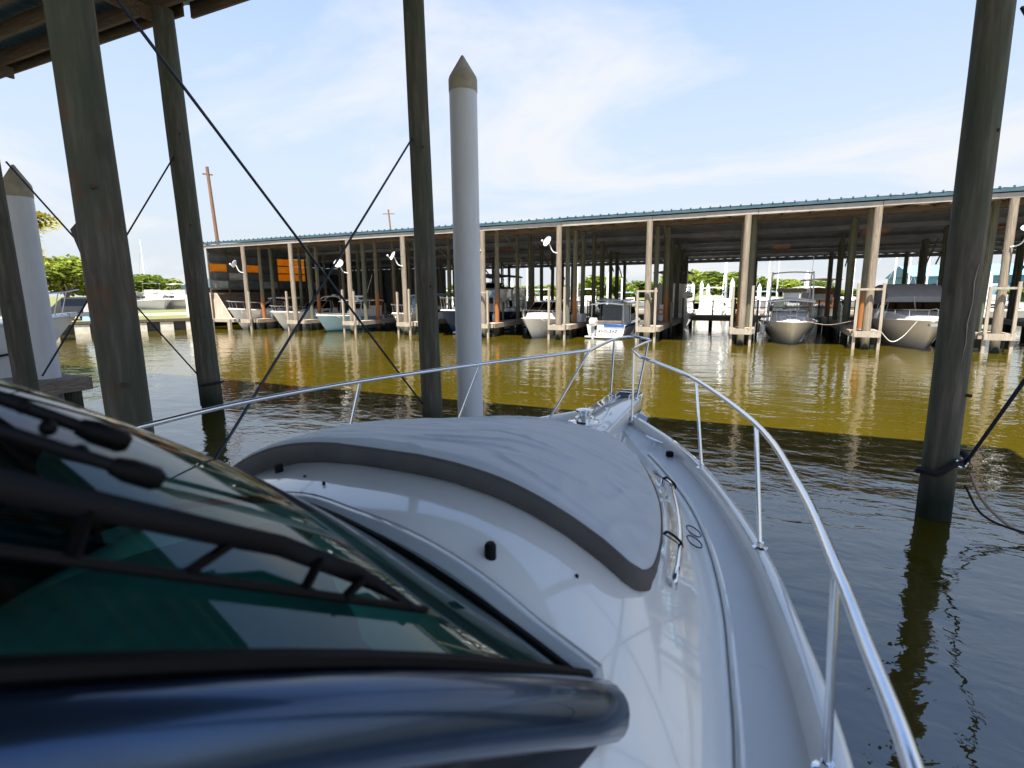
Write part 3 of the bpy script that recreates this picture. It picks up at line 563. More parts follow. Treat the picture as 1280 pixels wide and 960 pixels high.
# stainless rail and stanchions
rail_px = [(1141, 960, 2.0), (1080, 800, 2.0), (1045, 710, 2.01), (1000, 610, 2.02), (945, 530, 2.04), (870, 475, 2.07), (825, 455, 2.10), (800, 446, 2.125)]
P_ = [Vector((0.24, -1.2, 1.98)), Vector((0.245, 0.0, 1.99)), Vector((0.24, 0.5, 1.995))] + [atz(*q) for q in rail_px]
stb = smooth_path(P_, 8)
cor = atz(792, 437, 2.135); fwd_s = atz(813, 425, 2.16); fwd_m = atz(790, 421, 2.17); fwd_p = atz(768, 424, 2.17); cor_p = atz(737, 438, 2.135)
mid = smooth_path([stb[-1], cor, (cor + fwd_s) / 2 + Vector((0, 0, 0.005)), fwd_s, fwd_m, fwd_p, cor_p], 8)
prt = smooth_path([cor_p] + [atz(*q) for q in ((690, 444, 2.125), (600, 455, 2.10), (500, 469, 2.085), (400, 485, 2.07), (290, 506, 2.06), (190, 530, 2.05), (60, 562, 2.04))] + [Vector((XC - 1.48, 0.4, 2.0))], 8)
part('bow_rail', MB().tube(stb[:-1] + mid[:-1] + prt, 0.0145, 12), M['chrome'], boat)
def stan(b, top, foot=True):
    b = Vector(b); mb = MB().tube([b, top], 0.0115, 10); o = part('stanchion', mb, M['chrome'], boat)
    if foot: part('foot_plate', MB().lathe(b, [(0.035, -0.004), (0.035, 0.004), (0.018, 0.010), (0.016, 0.03)], 14), M['chrome'], o)
allr = stb + mid + prt
def near_rail(px, py):
    best = None
    for p in allr:
        c = ROT.transposed() @ (p - CAM)
        if c.z < -0.01:
            d = (640 + FPX * c.x / -c.z - px) ** 2 + (480 - FPX * c.y / -c.z - py) ** 2
            if best is None or d < best[0]: best = (d, p)
    return best[1]
for b, z, top in (((1033, 965), 1.46, (1046, 715)), ((950, 685), 1.468, (948, 533)), ((877, 585), 1.475, (869, 476)), ((790, 527), 1.47, (791, 440))): stan(atz(*b, z), near_rail(*top))
stan(Vector((PX + 0.16, yp(5.2), PZ)), near_rail(811, 428)); stan(Vector((PX - 0.14, yp(5.3), PZ)), near_rail(768, 424)); stan(Vector((XC - 0.42, 4.5, 1.5)), near_rail(738, 438))
for top, yb_ in (((597, 457), None), ((447, 478), None)):
    tp = near_rail(*top); stan(Vector((XC - sinterp(T_W, tp.y - 0.15) + 0.05, tp.y - 0.15, sinterp(T_ZD, tp.y) + 0.06)), tp)

# ------------------------------------------------------------------ cushion cover strapped on the foredeck
cv = thing('cushion_cover', (XC, 2.4, 1.9), 'wrinkled grey fabric cover over the sun cushion on the foredeck', 'cover')
T_PW = [(1.60, 0.97), (1.615, 1.0), (1.65, 1.02), (1.74, 1.03), (2.0, 1.01), (2.36, 0.94), (2.75, 0.80), (3.05, 0.62), (3.27, 0.40), (3.4, 0.14)]
def wr(x, y):
    a = noise.noise((x * 1.6, y * 1.2, 1.0)) * 0.016 + noise.noise((x * 4 + y * 2, y * 5 - x * 2, 4.0)) * 0.003
    q = 1 - abs(noise.noise((x * 2.2 + y * 1.0, y * 7.0 - x * 1.2, 9.0))) * 4.6
    a += 0.012 * max(0, q) ** 2 * (0.35 + 0.9 * max(0, noise.noise((x * 1.6, y * 1.6, 17.0)) + 0.35))
    q2 = 1 - abs(noise.noise((x * 8 + 3, y * 2.2, 21.0))) * 3.5; e = max(0, (abs(x - XC) - 0.55)) ; a += 0.010 * max(0, q2) ** 2 * min(1, e * 3)
    return a
NU, NV = 130, 150
def pad(u, v):
    y = 1.60 + (3.40 - 1.60) * v; w = sinterp(T_PW, y); t_ = 2 * u - 1; x = XC + w * t_
    y2 = y + (-0.02 * (1 - t_ * t_) if v < 0.3 else -0.02 * (1 - t_ * t_) * max(0, 1 - (v - 0.3) / 0.3)); ed = min((1 - abs(t_)) * w, (y - 1.60) * 1.0 + 0.0, (3.40 - y) * 0.9 + 0.01) ; rnd = 1 - max(0, 1 - ed / 0.03) ** 2.2
    return Vector((x, y2, trunk_z(x, y2) + 0.09 + 0.02 * rnd + wr(x, y) * min(1, 0.2 + ed / 0.05)))
top_mb = MB().grid(pad, NU, NV); part('top_panel', top_mb, M['cover_fabric'], cv, ang=80)
W_ = NV + 1; loop = [top_mb.v[i * W_] for i in range(NU + 1)] + [top_mb.v[NU * W_ + j] for j in range(1, NV + 1)] + [top_mb.v[i * W_ + NV] for i in range(NU - 1, -1, -1)] + [top_mb.v[j] for j in range(NV - 1, 0, -1)]
def side_sec(k):
    p = loop[k % len(loop)]; c = Vector((XC, 2.3, 0)); o_ = Vector((p.x - c.x, p.y - c.y, 0)).normalized(); g = trunk_z(p.x, p.y); f = noise.noise((p.x * 6, p.y * 6, 3)) * 0.012 + noise.noise((p.x * 17, p.y * 17, 5)) * 0.010
    return [p + o_ * 0.002, p + o_ * 0.006 + Vector((0, 0, -0.012)), Vector((p.x, p.y, (p.z * 0.6 + g * 0.4))) + o_ * (0.006 + f * 0.6), Vector((p.x, p.y, g + 0.02)) + o_ * (-0.008 - f), Vector((p.x, p.y, g - 0.006)) - o_ * 0.05]
part('side_band', MB().loft([side_sec(k) for k in range(len(loop) + 1)], cap=False), M['cover_side'], cv, ang=80)
part('piping', MB().tube([q + Vector((0, 0, 0.001)) for q in loop[::2]], 0.0055, 6), M['cover_side'], cv)
bv_pad = BVHTree.FromPolygons([tuple(v) for v in top_mb.v], top_mb.f)
def strap(p0, p1, px):
    a = fit(bv_trunk, *p0, 0.05); b = fit(bv_trunk, *p1, 0.045)
    mb = MB().beam(a, b, 0.013, 0.005); d = (b - a).normalized(); mb.tube(smooth_path([a.lerp(b, 0.45), a.lerp(b, 0.6) + Vector((0, 0, 0.02)), b + Vector((0, 0, 0.016)), b + Vector((0.012, 0, -0.01)), b + Vector((0, 0, -0.018))], 4), 0.006, 6); part('strap', mb, M['black_rubber'], cv, False)
strap((814, 657), (849, 680), 0); strap((820, 592), (842, 607), 0)

# ------------------------------------------------------------------ far boat shed
FY, RY, EZ, RIY, RIZ, REZ = 28.3, 44.5, 6.2, 33.6, 6.6, 4.95   # front eave, rear eave, soffit, ridge line and heights
PXS = [aty(px, 400, 28.15).x for px in (312, 370, 440, 508, 604, 698, 809, 927, 1084, 1248)]
PXS.append(PXS[-1] + 4.8); PXS.append(PXS[-1] + 4.8)
XL, XR = -38.9, PXS[-1] + 3.0
def shed_z(y):                              # underside of the shed roof
    return EZ + (RIZ - EZ) * (y - FY) / (RIY - FY) if y < RIY else RIZ + (REZ - RIZ) * (y - RIY) / (RY - RIY)
sh = thing('boat_shed', (-16, FY, 0), 'long open boat shed with teal roof edge across the water', 'boat shed')
def sheet(y0, y1, up, mat, nm, step=0.3):
    mb = MB(); n_ = int((XR + 0.4 - XL) / step); vs = []
    for y in (y0, y1):
        for i in range(n_ + 1): vs.append(Vector((XL - 0.3 + i * step, y, shed_z(y) + up + (0.03 if i % 2 else 0))))
    mb.add(vs, [(k, k + 1, n_ + 2 + k, n_ + 1 + k) for k in range(n_)]); return part(nm, mb, mat, sh, False)
sheet(FY + 0.02, RIY, 0.02, M['shed_ceiling'], 'ceiling_panel'); sheet(RIY, RY, 0.02, M['roof_under'], 'ceiling_panel')  # front slope has the bounce light painted in, rear slope keeps the dark sheet
sheet(FY - 0.16, RIY, 0.36, M['roof_teal'], 'roof_sheet'); sheet(RIY, RY + 0.2, 0.36, M['roof_teal'], 'roof_sheet')
bx = XL - 0.3; k = 0
while bx < XR:                              # metal edge trim in lengths that sag and lap a little
    dz = random.uniform(-.012, .012); part('roof_edge', MB().mm((bx, FY - 0.15 - 0.006 * (k % 2), EZ + 0.21 + dz), (min(bx + 3.66, XR), FY - 0.10, EZ + 0.36 + dz)), M['roof_teal'], sh, False); bx += 3.66; k += 1
rib = MB().mm((-0.035, -0.03, 0), (0.035, 0.03, 0.06)).mesh('rib', M['roof_teal'], smooth=False)
k = 0; x = XL
while x < XR and k < 130: inst('roof_rib', rib, Vector((x, FY - 0.14, EZ + 0.37)) - sh.location, sh); x += 0.45; k += 1
bx = XL - 0.3
while bx < XR: part('fascia_board', MB().mm((bx + 0.01, FY - 0.09, EZ - 0.05 + random.uniform(-.02, .02)), (min(bx + 4.85, XR), FY - 0.04 + random.uniform(0, .02), EZ + 0.165)), M['fascia'], sh, False); bx += 4.86
part('rear_beam', MB().mm((-27.5, RY - 0.1, REZ - 0.22), (XR, RY + 0.1, REZ + 0.02)), M['roof_under'], sh, False)
BY = (30.6, 33.2, 36.2, 39.2, 42.0)
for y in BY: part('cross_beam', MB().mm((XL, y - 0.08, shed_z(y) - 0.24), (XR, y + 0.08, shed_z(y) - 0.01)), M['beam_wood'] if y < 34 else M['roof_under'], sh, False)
x = XL + 0.6
while x < XR: part('rafter', MB().beam((x, FY + 0.05, EZ - 0.03), (x, RIY, RIZ - 0.03), 0.06, 0.12), M['beam_wood'], sh, False); x += 1.22
for (x, y, w) in ((5.2, 37.0, 1.3), (-6.6, 39, 1.1), (-18.5, 38, 1.2), (-1.0, 31.0, 1.1), (5.4, 30.8, 1.1), (10.5, 38, 1.3), (0.6, 40, 1.0)):   # rust-red patch panels
    z0, z1 = shed_z(y), shed_z(y + 2.0); part('patch_panel', MB().add([(x, y, z0 - 0.02), (x + w, y, z0 - 0.02), (x + w, y + 2.0, z1 - 0.02), (x, y + 2.0, z1 - 0.02), (x, y, z0), (x + w, y, z0), (x + w, y + 2.0, z1), (x, y + 2.0, z1)], [(0, 1, 2, 3), (7, 6, 5, 4), (0, 4, 5, 1), (1, 5, 6, 2), (2, 6, 7, 3), (3, 7, 4, 0)]), M['rust_panel'], sh, False)
# end wall at left: framed sheets above, boards below
EWX = XL + 0.05; yy = FY; PW_ = 1.62
while yy < RY - 0.5:
    for zi in range(5):
        z0 = 3.1 + zi * 0.66; z1 = z0 + 0.64; zr = max(shed_z(yy), shed_z(min(yy + PW_, RY))) + 0.12
        if zi == 4: z1 = zr
        z1 = min(z1, zr)
        if z1 - z0 < 0.12: continue
        kx = (round((yy - FY) / PW_), zi); m_ = M['panel_orange'] if kx in ((0, 2), (2, 2), (4, 1), (4, 2), (5, 1), (5, 2), (4, 3), (5, 3)) else (M['panel_pale'] if (kx[0] * 7 + zi * 5) % 3 == 0 and zi < 3 else M['panel_dark'])
        part('wall_panel', MB().mm((EWX - 0.03, yy + 0.02, z0), (EWX, yy + PW_ - 0.02, z1)), m_, sh, False)
    part('stud', MB().mm((EWX + 0.003, yy - 0.04, 0.8), (EWX + 0.1, yy + 0.04, shed_z(yy) - 0.02)), M['beam_wood'], sh, False); yy += PW_
for z in (3.08, 3.74, 4.4, 5.06, 5.72): part('girt', MB().mm((EWX + 0.102, FY, z - 0.05), (EWX + 0.18, 36.0 if z > 5 else RY - 0.1, z + 0.04)), M['beam_wood'], sh, False)
part('loft_back', MB().mm((EWX - 0.6, FY + 0.2, 2.2), (EWX - 0.5, RY, 3.2)), M['dark_void'], sh, False); part('sill_beam', MB().mm((EWX - 0.05, FY, 2.62), (EWX + 0.2, RY - 0.1, 2.8)), M['beam_wood'], sh, False)  # near-black sheet added behind the gap as painted shade for the dark opening
bd = MB().mm((-0.02, 0.0, 0), (0.02, 0.185, 1.85)).mesh('board', M['wall_wood'], smooth=False); yy = FY
while yy < RY - 0.2: inst('board', bd, Vector((EWX + random.uniform(-.014, .014), yy, 0.8)) - sh.location, sh); yy += 0.2
part('rear_wall', MB().mm((XL, RY - 0.02, 0.7), (-27.5, RY + 0.05, REZ + 0.02)), M['panel_dark'], sh, False)
for i, x in enumerate(PXS[3:]):
    for ya, yb_ in ((30.6, 33.2), (36.2, 39.2), (39.2, 42.0)):
        part('brace', MB().beam((x + 0.28, ya, shed_z(ya) - 0.2), (x + 0.28, yb_, shed_z(yb_) - 1.7), 0.05, 0.10), M['pile_inner'], sh, False)
# pilings of the shed
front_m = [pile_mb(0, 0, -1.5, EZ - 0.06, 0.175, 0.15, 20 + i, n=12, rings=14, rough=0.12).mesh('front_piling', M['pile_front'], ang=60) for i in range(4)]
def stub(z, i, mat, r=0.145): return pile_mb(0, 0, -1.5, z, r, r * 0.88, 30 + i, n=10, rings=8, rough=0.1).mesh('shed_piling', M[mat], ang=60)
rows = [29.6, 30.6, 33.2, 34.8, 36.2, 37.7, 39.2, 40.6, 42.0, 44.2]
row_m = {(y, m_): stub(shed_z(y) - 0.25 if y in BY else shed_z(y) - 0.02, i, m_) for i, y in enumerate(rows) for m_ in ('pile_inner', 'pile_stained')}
what = ['between the white cruisers', 'beside the raked windshield cruiser', 'beside the pale blue boat', 'beside the cream cabin boat', 'beside the navy trawler', 'beside the white express cruiser', 'beside the small blue-edged skiff', 'across open water from the skiff', 'beside the pale boat with the tower', 'beside the cruiser with grey canvas', 'beyond the grey canvas cruiser', 'at the far right end of the shed']
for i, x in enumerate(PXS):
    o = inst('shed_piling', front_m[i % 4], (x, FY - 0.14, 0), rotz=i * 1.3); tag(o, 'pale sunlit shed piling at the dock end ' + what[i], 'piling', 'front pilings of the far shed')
    o.rotation_euler.x = random.uniform(-.006, .006); o.rotation_euler.y = random.uniform(-.012, .012)
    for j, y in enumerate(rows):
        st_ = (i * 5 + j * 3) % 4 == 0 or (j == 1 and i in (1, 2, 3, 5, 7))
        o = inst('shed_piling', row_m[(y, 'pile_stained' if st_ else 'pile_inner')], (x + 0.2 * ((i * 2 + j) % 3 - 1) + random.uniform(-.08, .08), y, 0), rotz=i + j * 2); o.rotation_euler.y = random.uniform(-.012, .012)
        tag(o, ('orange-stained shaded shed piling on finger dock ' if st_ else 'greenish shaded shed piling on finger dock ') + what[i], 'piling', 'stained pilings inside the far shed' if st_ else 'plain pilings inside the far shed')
# finger docks
DZ = 0.8
plank = MB().mm((-0.5, 0.006, -0.04), (0.5, 0.294, 0)).mesh('plank', M['dock_wood'], smooth=False)
side_b = MB().mm((-0.03, 0, -0.26), (0.03, 13.2, 0.0)).mesh('side_board', M['dock_wood'], smooth=False)
end_b = MB().mm((-0.5, -0.03, -0.24), (0.5, 0.03, 0.02)).mesh('end_board', M['dock_pale'], smooth=False)
fpost = MB().mm((-0.055, -0.055, -1.5), (0.055, 0.055, 2.0)).mesh('fender_post', M['dock_pale'], smooth=False)
fpost2 = MB().mm((-0.055, -0.055, -1.5), (0.055, 0.055, 1.25)).mesh('fender_post', M['pile_inner'], smooth=False)
rail_b = MB().mm((-0.52, -0.035, 0), (0.52, 0.035, 0.09)).mesh('cross_rail', M['dock_pale'], smooth=False)
dpost = MB().mm((-0.11, -0.11, -1.5), (0.11, 0.11, -0.05)).mesh('support_post', M['pile_dark'], smooth=False)
for i, x in enumerate(PXS):
    d = thing('finger_dock', (x, FY - 0.25, DZ), 'plank finger dock with fender posts ' + what[i], 'dock', 'finger docks of the far shed')
    for k in range(44): inst('plank', plank, (0, 0.5 + 0.3 * k, 0), d)
    for s in (-1, 1): inst('side_board', side_b, (s * 0.54, 0.48, -0.004), d)
    inst('end_board', end_b, (0, -0.25, 0.0), d); inst('end_board', end_b, (0, 0.42, -0.01), d)
    for s in (-1, 1):
        if (i, s) not in ((0, -1), (1, 1)): inst('fender_post', fpost, (s * 0.45 + random.uniform(-.03, .03), -0.15, random.uniform(-.12, .12)), d)
        for y in (4.2, 8.6): inst('fender_post', fpost2, (s * 0.66, y + random.uniform(-.4, .4), random.uniform(-.15, .15)), d)
        for y in (0.8, 3.4, 6.6, 9.6, 12.6): inst('support_post', dpost, (s * 0.4, y, 0), d)
    if i in (4, 6, 8, 9): inst('cross_rail', rail_b, (0, -0.15, 1.8), d)
    if i in (3, 5, 7): part('dock_box', MB().box((x + 0.12, FY + 3.2, DZ + 0.27), (0.6, 1.0, 0.5)), M['gel_white'], d, False)
    if i in (6, 7, 8):                      # power pedestal with hose coil
        pd = part('power_pedestal', MB().box((x - 0.3, FY + 6.0, DZ + 0.5), (0.22, 0.22, 1.0)), M['white_paint'], d, False); part('hose_coil', MB().torus((x - 0.3, FY + 5.84, DZ + 0.55), 0.16, 0.035, 16, 6, Matrix.Rotation(R(90), 3, 'X')), M['orange_red'] if i == 6 else M['rope_white'], pd)
wk = thing('rear_walkway', (-14, 41.6, DZ), 'plank walkway with thin rail posts crossing behind the boats', 'walkway')
part('deck', MB().mm((XL, 41.5, DZ - 0.12), (XR, 43.4, DZ - 0.005)), M['dock_wood'], wk, False); part('side_board', MB().mm((XL, 41.42, DZ - 0.36), (XR, 41.49, DZ + 0.01)), M['dock_wood'], wk, False)
x = -27.0
rp_ = MB().mm((-0.05, -0.05, -0.2), (0.05, 0.05, 1.1)).mesh('rail_post', M['pile_inner'], smooth=False); sp_ = MB().mm((-0.12, -0.12, -2.3), (0.12, 0.12, -0.1)).mesh('support_post', M['pile_dark'], smooth=False)
while x < XR:
    if 1.0 < (x * 0.29) % 3: inst('rail_post', rp_, Vector((x, 43.3, DZ)) - wk.location, wk)
    inst('support_post', sp_, Vector((x, 41.8, DZ)) - wk.location, wk); x += 1.4
for z in (0.6, 1.05): part('hand_rail', MB().mm((-27, 43.36, DZ + z - 0.05), (XR, 43.41, DZ + z)), M['pile_inner'], wk, False)
# plywood skirt and dock apron at the left end
ap = thing('dock_apron', (-40, FY, DZ), 'pale plank apron on posts at the left end of the shed', 'dock')
part('deck', MB().mm((-41.8, FY - 0.1, DZ - 0.25), (PXS[0] - 1.2, FY + 1.0, DZ)), M['dock_pale'], ap, False)
for x in (-41.0, -38.8, -36.8): part('post', MB().mm((x - 0.13, FY - 0.3, -1), (x + 0.13, FY - 0.11, DZ - 0.02)), M['dock_pale'], ap, False)
pq = [(-39.9, DZ), (-36.9, DZ), (-38.4, 2.75), (-39.9, 2.85)]
single('plywood_skirt', MB().add([(x, FY + 0.1 + d_, z) for d_ in (0, 0.06) for x, z in pq], [(0, 1, 2, 3), (7, 6, 5, 4), (0, 4, 5, 1), (1, 5, 6, 2), (2, 6, 7, 3), (3, 7, 4, 0)]), M['plywood'], (-39, FY + 0.1, DZ), 'sloping weathered plywood panel on the apron by the shed', 'panel', smooth=False)
# satellite dishes
def dish(x, z, face, lab, side=-1, r=0.30):
    y = FY - 0.4; c = Vector((x + side * 0.46, y - 0.15, z)); t_ = thing('satellite_dish', (x, y, z - 0.6), lab, 'satellite dish', 'satellite dishes on the front pilings')
    q = Vector(face).normalized().to_track_quat('Z', 'Y').to_matrix(); prof = [(r * i / 6, 0.28 * r * (i / 6) ** 2) for i in range(7)]
    mb = MB(); n_ = 18; vs = []
    for dz in (0, -0.015):
        for r_, h_ in prof[1:]: vs += [c + q @ Vector((r_ * math.cos(2*math.pi*k/n_), r_ * math.sin(2*math.pi*k/n_) * 0.88, h_ + dz)) for k in range(n_)]
    fs = []
    for b in (0, 6 * n_):
        fs += [(b + i*n_ + k, b + i*n_ + (k+1) % n_, b + (i+1)*n_ + (k+1) % n_, b + (i+1)*n_ + k) for i in range(5) for k in range(n_)] + [tuple(b + k for k in range(n_))]
    fs += [(5*n_ + k, 5*n_ + (k+1) % n_, 11*n_ + (k+1) % n_, 11*n_ + k) for k in range(n_)]
    mb.add(vs, fs); part('reflector', mb, M['dish_grey'], t_)
    part('mast', MB().tube(smooth_path([(x, y + 0.12, z - 0.62), (x + side * 0.26, y - 0.04, z - 0.5), c - q @ Vector((0, 0, 0.02))], 4), 0.028, 7), M['dish_grey'], t_)
    e = c + q @ Vector((0, -r * 0.4, r * 1.15)); part('feed_arm', MB().tube([c + q @ Vector((0, -r * 0.85, 0.06)), e], 0.018, 6), M['dish_grey'], t_); part('feed_horn', MB().sphere(e, 0.06, 6), M['dish_grey'], t_)
for i, dx, px, py, lab in ((0, -1, 303, 330, 'pale satellite dish edge-on on the piling nearest the shed end wall'), (2, -1, 437, 329, 'round satellite dish facing out on the piling at the pale blue boat'), (3, -1, 498, 320, 'satellite dish on the piling beside the cream cabin boat'), (4, -1, 600, 299, 'satellite dish on the piling next to the tall white pole'), (5, -1, 688, 302, 'satellite dish high on the piling by the white express cruiser'), (9, 1, 1268, 288, 'oval satellite dish on the piling beyond the grey canvas cruiser')):
    dish(PXS[i], aty(px, py, 27.8).z, {0: (-0.8, -0.35, 0.35), 2: (0.3, -0.9, 0.35), 9: (-0.1, -0.55, 0.8)}.get(i, (-0.55, -0.75, 0.4)), lab, dx, 0.32)

# ------------------------------------------------------------------ boats in the slips
fleet = []
class Boat:
    def __init__(s, X, Y, L, B, fb, fs, hullmat, lab, cat='boat', flip=False, rake=1.1, name='motor_boat', boot=True, group=None, kz=1.0):
        s.kz = kz
        s.X, s.Y, s.L, s.B, s.fb, s.fs, s.flip, s.rake = X, Y, L, B, fb, fs, flip, rake
        fleet.append((('w1', 'w2', 'blue', 'cream', 'navy', 'w5', 'skiff', 'fly', 'tower', 'brown', 'canvas')[len(fleet)] if len(fleet) < 11 else len(fleet), s))
        s.t = thing(name, (X, Y + L / 2, 0), lab, cat, group); N_ = 18; secs = []; s.N = N_
        for i in range(N_ + 1):
            u = i / N_; hb = s.hb(u); zs = s.zs(u); rk = rake * (1 - u) ** 3
            def P(x, z): return s.p(u, x, z, rk * max(0, (zs - z) / zs))
            secs.append([P(hb, zs), P(hb * (0.995 - 0.05 * (1 - u)), zs * 0.78), P(hb * (0.95 - 0.25 * (1 - u)), zs * 0.45), P(hb * (0.86 - 0.38 * (1 - u) ** 1.5), 0.1), P(hb * 0.5, -0.28), P(0, -0.4), P(-hb * 0.5, -0.28), P(-hb * (0.86 - 0.38 * (1 - u) ** 1.5), 0.1), P(-hb * (0.95 - 0.25 * (1 - u)), zs * 0.45), P(-hb * (0.995 - 0.05 * (1 - u)), zs * 0.78), P(-hb, zs)])
        s.hull = part('hull', MB().loft(secs, cap=True), M[hullmat], s.t, ang=50)
        s.deckm = part('deck', MB().loft([[s.p(u, x * s.hb(u), s.zs(u) + c) for x, c in ((-1, -0.01), (-0.6, 0.03), (0, 0.05), (0.6, 0.03), (1, -0.01))] for u in [i / N_ for i in range(N_ + 1)]], cap=False), M['gel_white'], s.t, ang=60)
        for sd_ in (1, -1): part('rub_rail', MB().tube([s.p(u, sd_ * (s.hb(u) + 0.012), s.zs(u) - 0.02) for u in [i / N_ for i in range(N_ + 1)]], 0.035, 6), M['gel_white'], s.t)
    def hb(s, u): return max(0.02, s.B / 2 * math.sin(math.pi / 2 * min(1, u / 0.52)) ** 0.8 * (1 - 0.06 * max(0, u - 0.6) / 0.4))
    def zs(s, u): return s.fs + (s.fb - s.fs) * (1 - u) ** 1.7
    def p(s, u, x, z, dy=0):
        y = u * s.L + dy; return Vector((s.X + x, s.Y + (s.L - y if s.flip else y), z * s.kz))
    def cab(s, nm, secs, mat, ang=30, cap=True):     # (u, half width low, z low, half width high, z high)
        s.secs = secs; return part(nm, MB().loft([[s.p(u, -a, z0), s.p(u, -b, z1), s.p(u, -b * 0.5, z1 + 0.03), s.p(u, b * 0.5, z1 + 0.03), s.p(u, b, z1), s.p(u, a, z0)] for u, a, z0, b, z1 in secs], close=True, cap=cap), M[mat], s.t, ang=ang)
    def side(s, u, f, sd_, off):
        for a, b in zip(s.secs, s.secs[1:]):
            if a[0] <= u <= b[0] + 1e-6:
                k = (u - a[0]) / (b[0] - a[0]); q = [a[i] + (b[i] - a[i]) * k for i in range(5)]; return s.p(u, sd_ * (q[1] + (q[3] - q[1]) * f + off), q[2] + (q[4] - q[2]) * f)
    def win(s, u0, u1, f0, f1, mat='boat_glass', sides=(1, -1), nm='side_window', slant=0.0):
        for sd_ in sides:
            vs = [s.side(u, f, sd_, o_) for o_ in (0.012, -0.02) for u, f in ((u0 + slant, f1), (u1, f1), (u1, f0), (u0, f0))]
            if all(vs): part(nm, MB().add(vs, [(0, 1, 2, 3), (7, 6, 5, 4), (0, 4, 5, 1), (1, 5, 6, 2), (2, 6, 7, 3), (3, 7, 4, 0)]), M[mat], s.t, False)
    def panel(s, q, th, mat, nm, parent=None):           # a flat slab given by four points
        q = [Vector(v) for v in q]; n_ = (q[1] - q[0]).cross(q[2] - q[0]).normalized() * th
        return part(nm, MB().add(q + [v + n_ for v in q], [(3, 2, 1, 0), (4, 5, 6, 7), (0, 1, 5, 4), (1, 2, 6, 5), (2, 3, 7, 6), (3, 0, 4, 7)]), M[mat], parent or s.t, False)
    def rail(s, u0=0.02, u1=0.5, h=0.5, r=0.016, nst=4, k=0.93, mat='alu', bow=True):
        us = [u0 + (u1 - u0) * i / 8 for i in range(9)]; pts = [s.p(u, s.hb(u) * k, s.zs(u) + h * (1 if u < u1 - 0.01 else 0.75)) for u in reversed(us)]; b = s.p(0, 0, s.zs(0) + h + 0.05, -0.12)
        part('bow_rail', MB().tube(pts + [b] + [s.p(u, -s.hb(u) * k, s.zs(u) + h * (1 if u < u1 - 0.01 else 0.75)) for u in us], r, 6), M[mat], s.t)
        for i in range(nst):
            u = u0 + (u1 - u0) * i / (nst - 0.99)
            for sd_ in (1, -1): part('stanchion', MB().tube([s.p(min(1, u + 0.012), sd_ * s.hb(u) * k * 0.97, s.zs(u)), s.p(u, sd_ * s.hb(u) * k, s.zs(u) + h * (1 if u < u1 - 0.03 else 0.75))], r * 0.8, 5), M[mat], s.t)
    def bar(s, pts, r=0.02, nm='frame_tube', mat='alu', sm=True): return part(nm, MB().tube(smooth_path(pts, 5) if sm else pts, r, 6), M[mat], s.t)
    def shield(s, u, hw, z0, z1, du, n_=3, wrap=0.6, mat='boat_glass'):     # framed windshield facing the bow
        fr = MB(); xs = [-hw + 2 * hw * i / n_ for i in range(n_ + 1)]
        for a, b in zip(xs, xs[1:]): s.panel([s.p(u, a + 0.03, z0), s.p(u, b - 0.03, z0), s.p(u + du, (b - 0.03) * 0.9, z1), s.p(u + du, (a + 0.03) * 0.9, z1)], 0.012, mat, 'windshield_pane')
        for x in xs: fr.tube([s.p(u, x, z0), s.p(u + du, x * 0.9, z1)], 0.022, 6)
        fr.tube([s.p(u + du, -hw * 0.9, z1), s.p(u + du, hw * 0.9, z1)], 0.026, 6)
        for sd_ in (1, -1):
            s.panel([s.p(u + 0.008, sd_ * hw, z0), s.p(u + wrap / s.L, sd_ * hw * 1.12, z0), s.p(u + wrap / s.L, sd_ * hw * 1.05, z1 - 0.08), s.p(u + du, sd_ * hw * 0.91, z1 - 0.02)], 0.012, mat, 'windshield_pane')
            fr.tube([s.p(u + du, sd_ * hw * 0.9, z1), s.p(u + wrap / s.L, sd_ * hw * 1.05, z1 - 0.06), s.p(u + wrap / s.L, sd_ * hw * 1.12, z0)], 0.022, 6)
        part('windshield_frame', fr, M['alu'], s.t)
    def top(s, u0, u1, hw, z, mat, legs=None, th=0.06, zl=None, nm='canopy'):
        o = part(nm, MB().loft([[s.p(u0 + (u1 - u0) * i / 6, x * hw, z + 0.10 * (1 - x * x) - (0.06 if i in (0, 6) else 0) + d) for x, d in ((-1, 0), (-0.5, 0), (0, 0), (0.5, 0), (1, 0), (1, -th), (0, -th), (-1, -th))] for i in range(7)], close=True), M[mat], s.t)
        for u, zb in (legs or []):
            for sd_ in (1, -1): part('support', MB().tube([s.p(u, sd_ * hw * 0.98, zb), s.p(min(max(u, u0 + 0.01), u1 - 0.01), sd_ * hw * 0.95, z)], 0.022, 6), M['alu'], s.t)
        return o

b = Boat(aty(283, 385, 27.5).x + 0.2, 27.5, 9.0, 3.0, 1.6, 1.2, 'gel_white', 'white cruiser with long bow rail moored nearest the shed end wall')
b.cab('cabin', [(0.16, 0.5, 1.1, 0.25, 1.22), (0.34, 1.05, 1.0, 0.85, 1.5), (0.62, 1.2, 0.95, 1.05, 1.6)], 'gel_white'); b.win(0.3, 0.6, 0.35, 0.75, slant=0.04); b.shield(0.42, 0.95, 1.55, 2.05, 0.08); b.rail(h=0.55, u1=0.55, nst=6); b.top(0.5, 0.72, 1.0, 2.35, 'gel_white', [(0.52, 1.5), (0.7, 1.2)])
b = Boat(aty(338, 390, 28).x + 0.2, 27.9, 9.2, 3.0, 1.4, 1.1, 'gel_white', 'white cruiser with raked windshield and arch between first two pilings')
b.cab('cabin', [(0.18, 0.5, 1.05, 0.25, 1.2), (0.36, 1.1, 0.98, 0.9, 1.45), (0.6, 1.22, 0.95, 1.1, 1.55)], 'gel_white'); b.win(0.33, 0.5, 0.35, 0.7); b.shield(0.42, 1.0, 1.5, 2.1, 0.09, 3, 1.2)
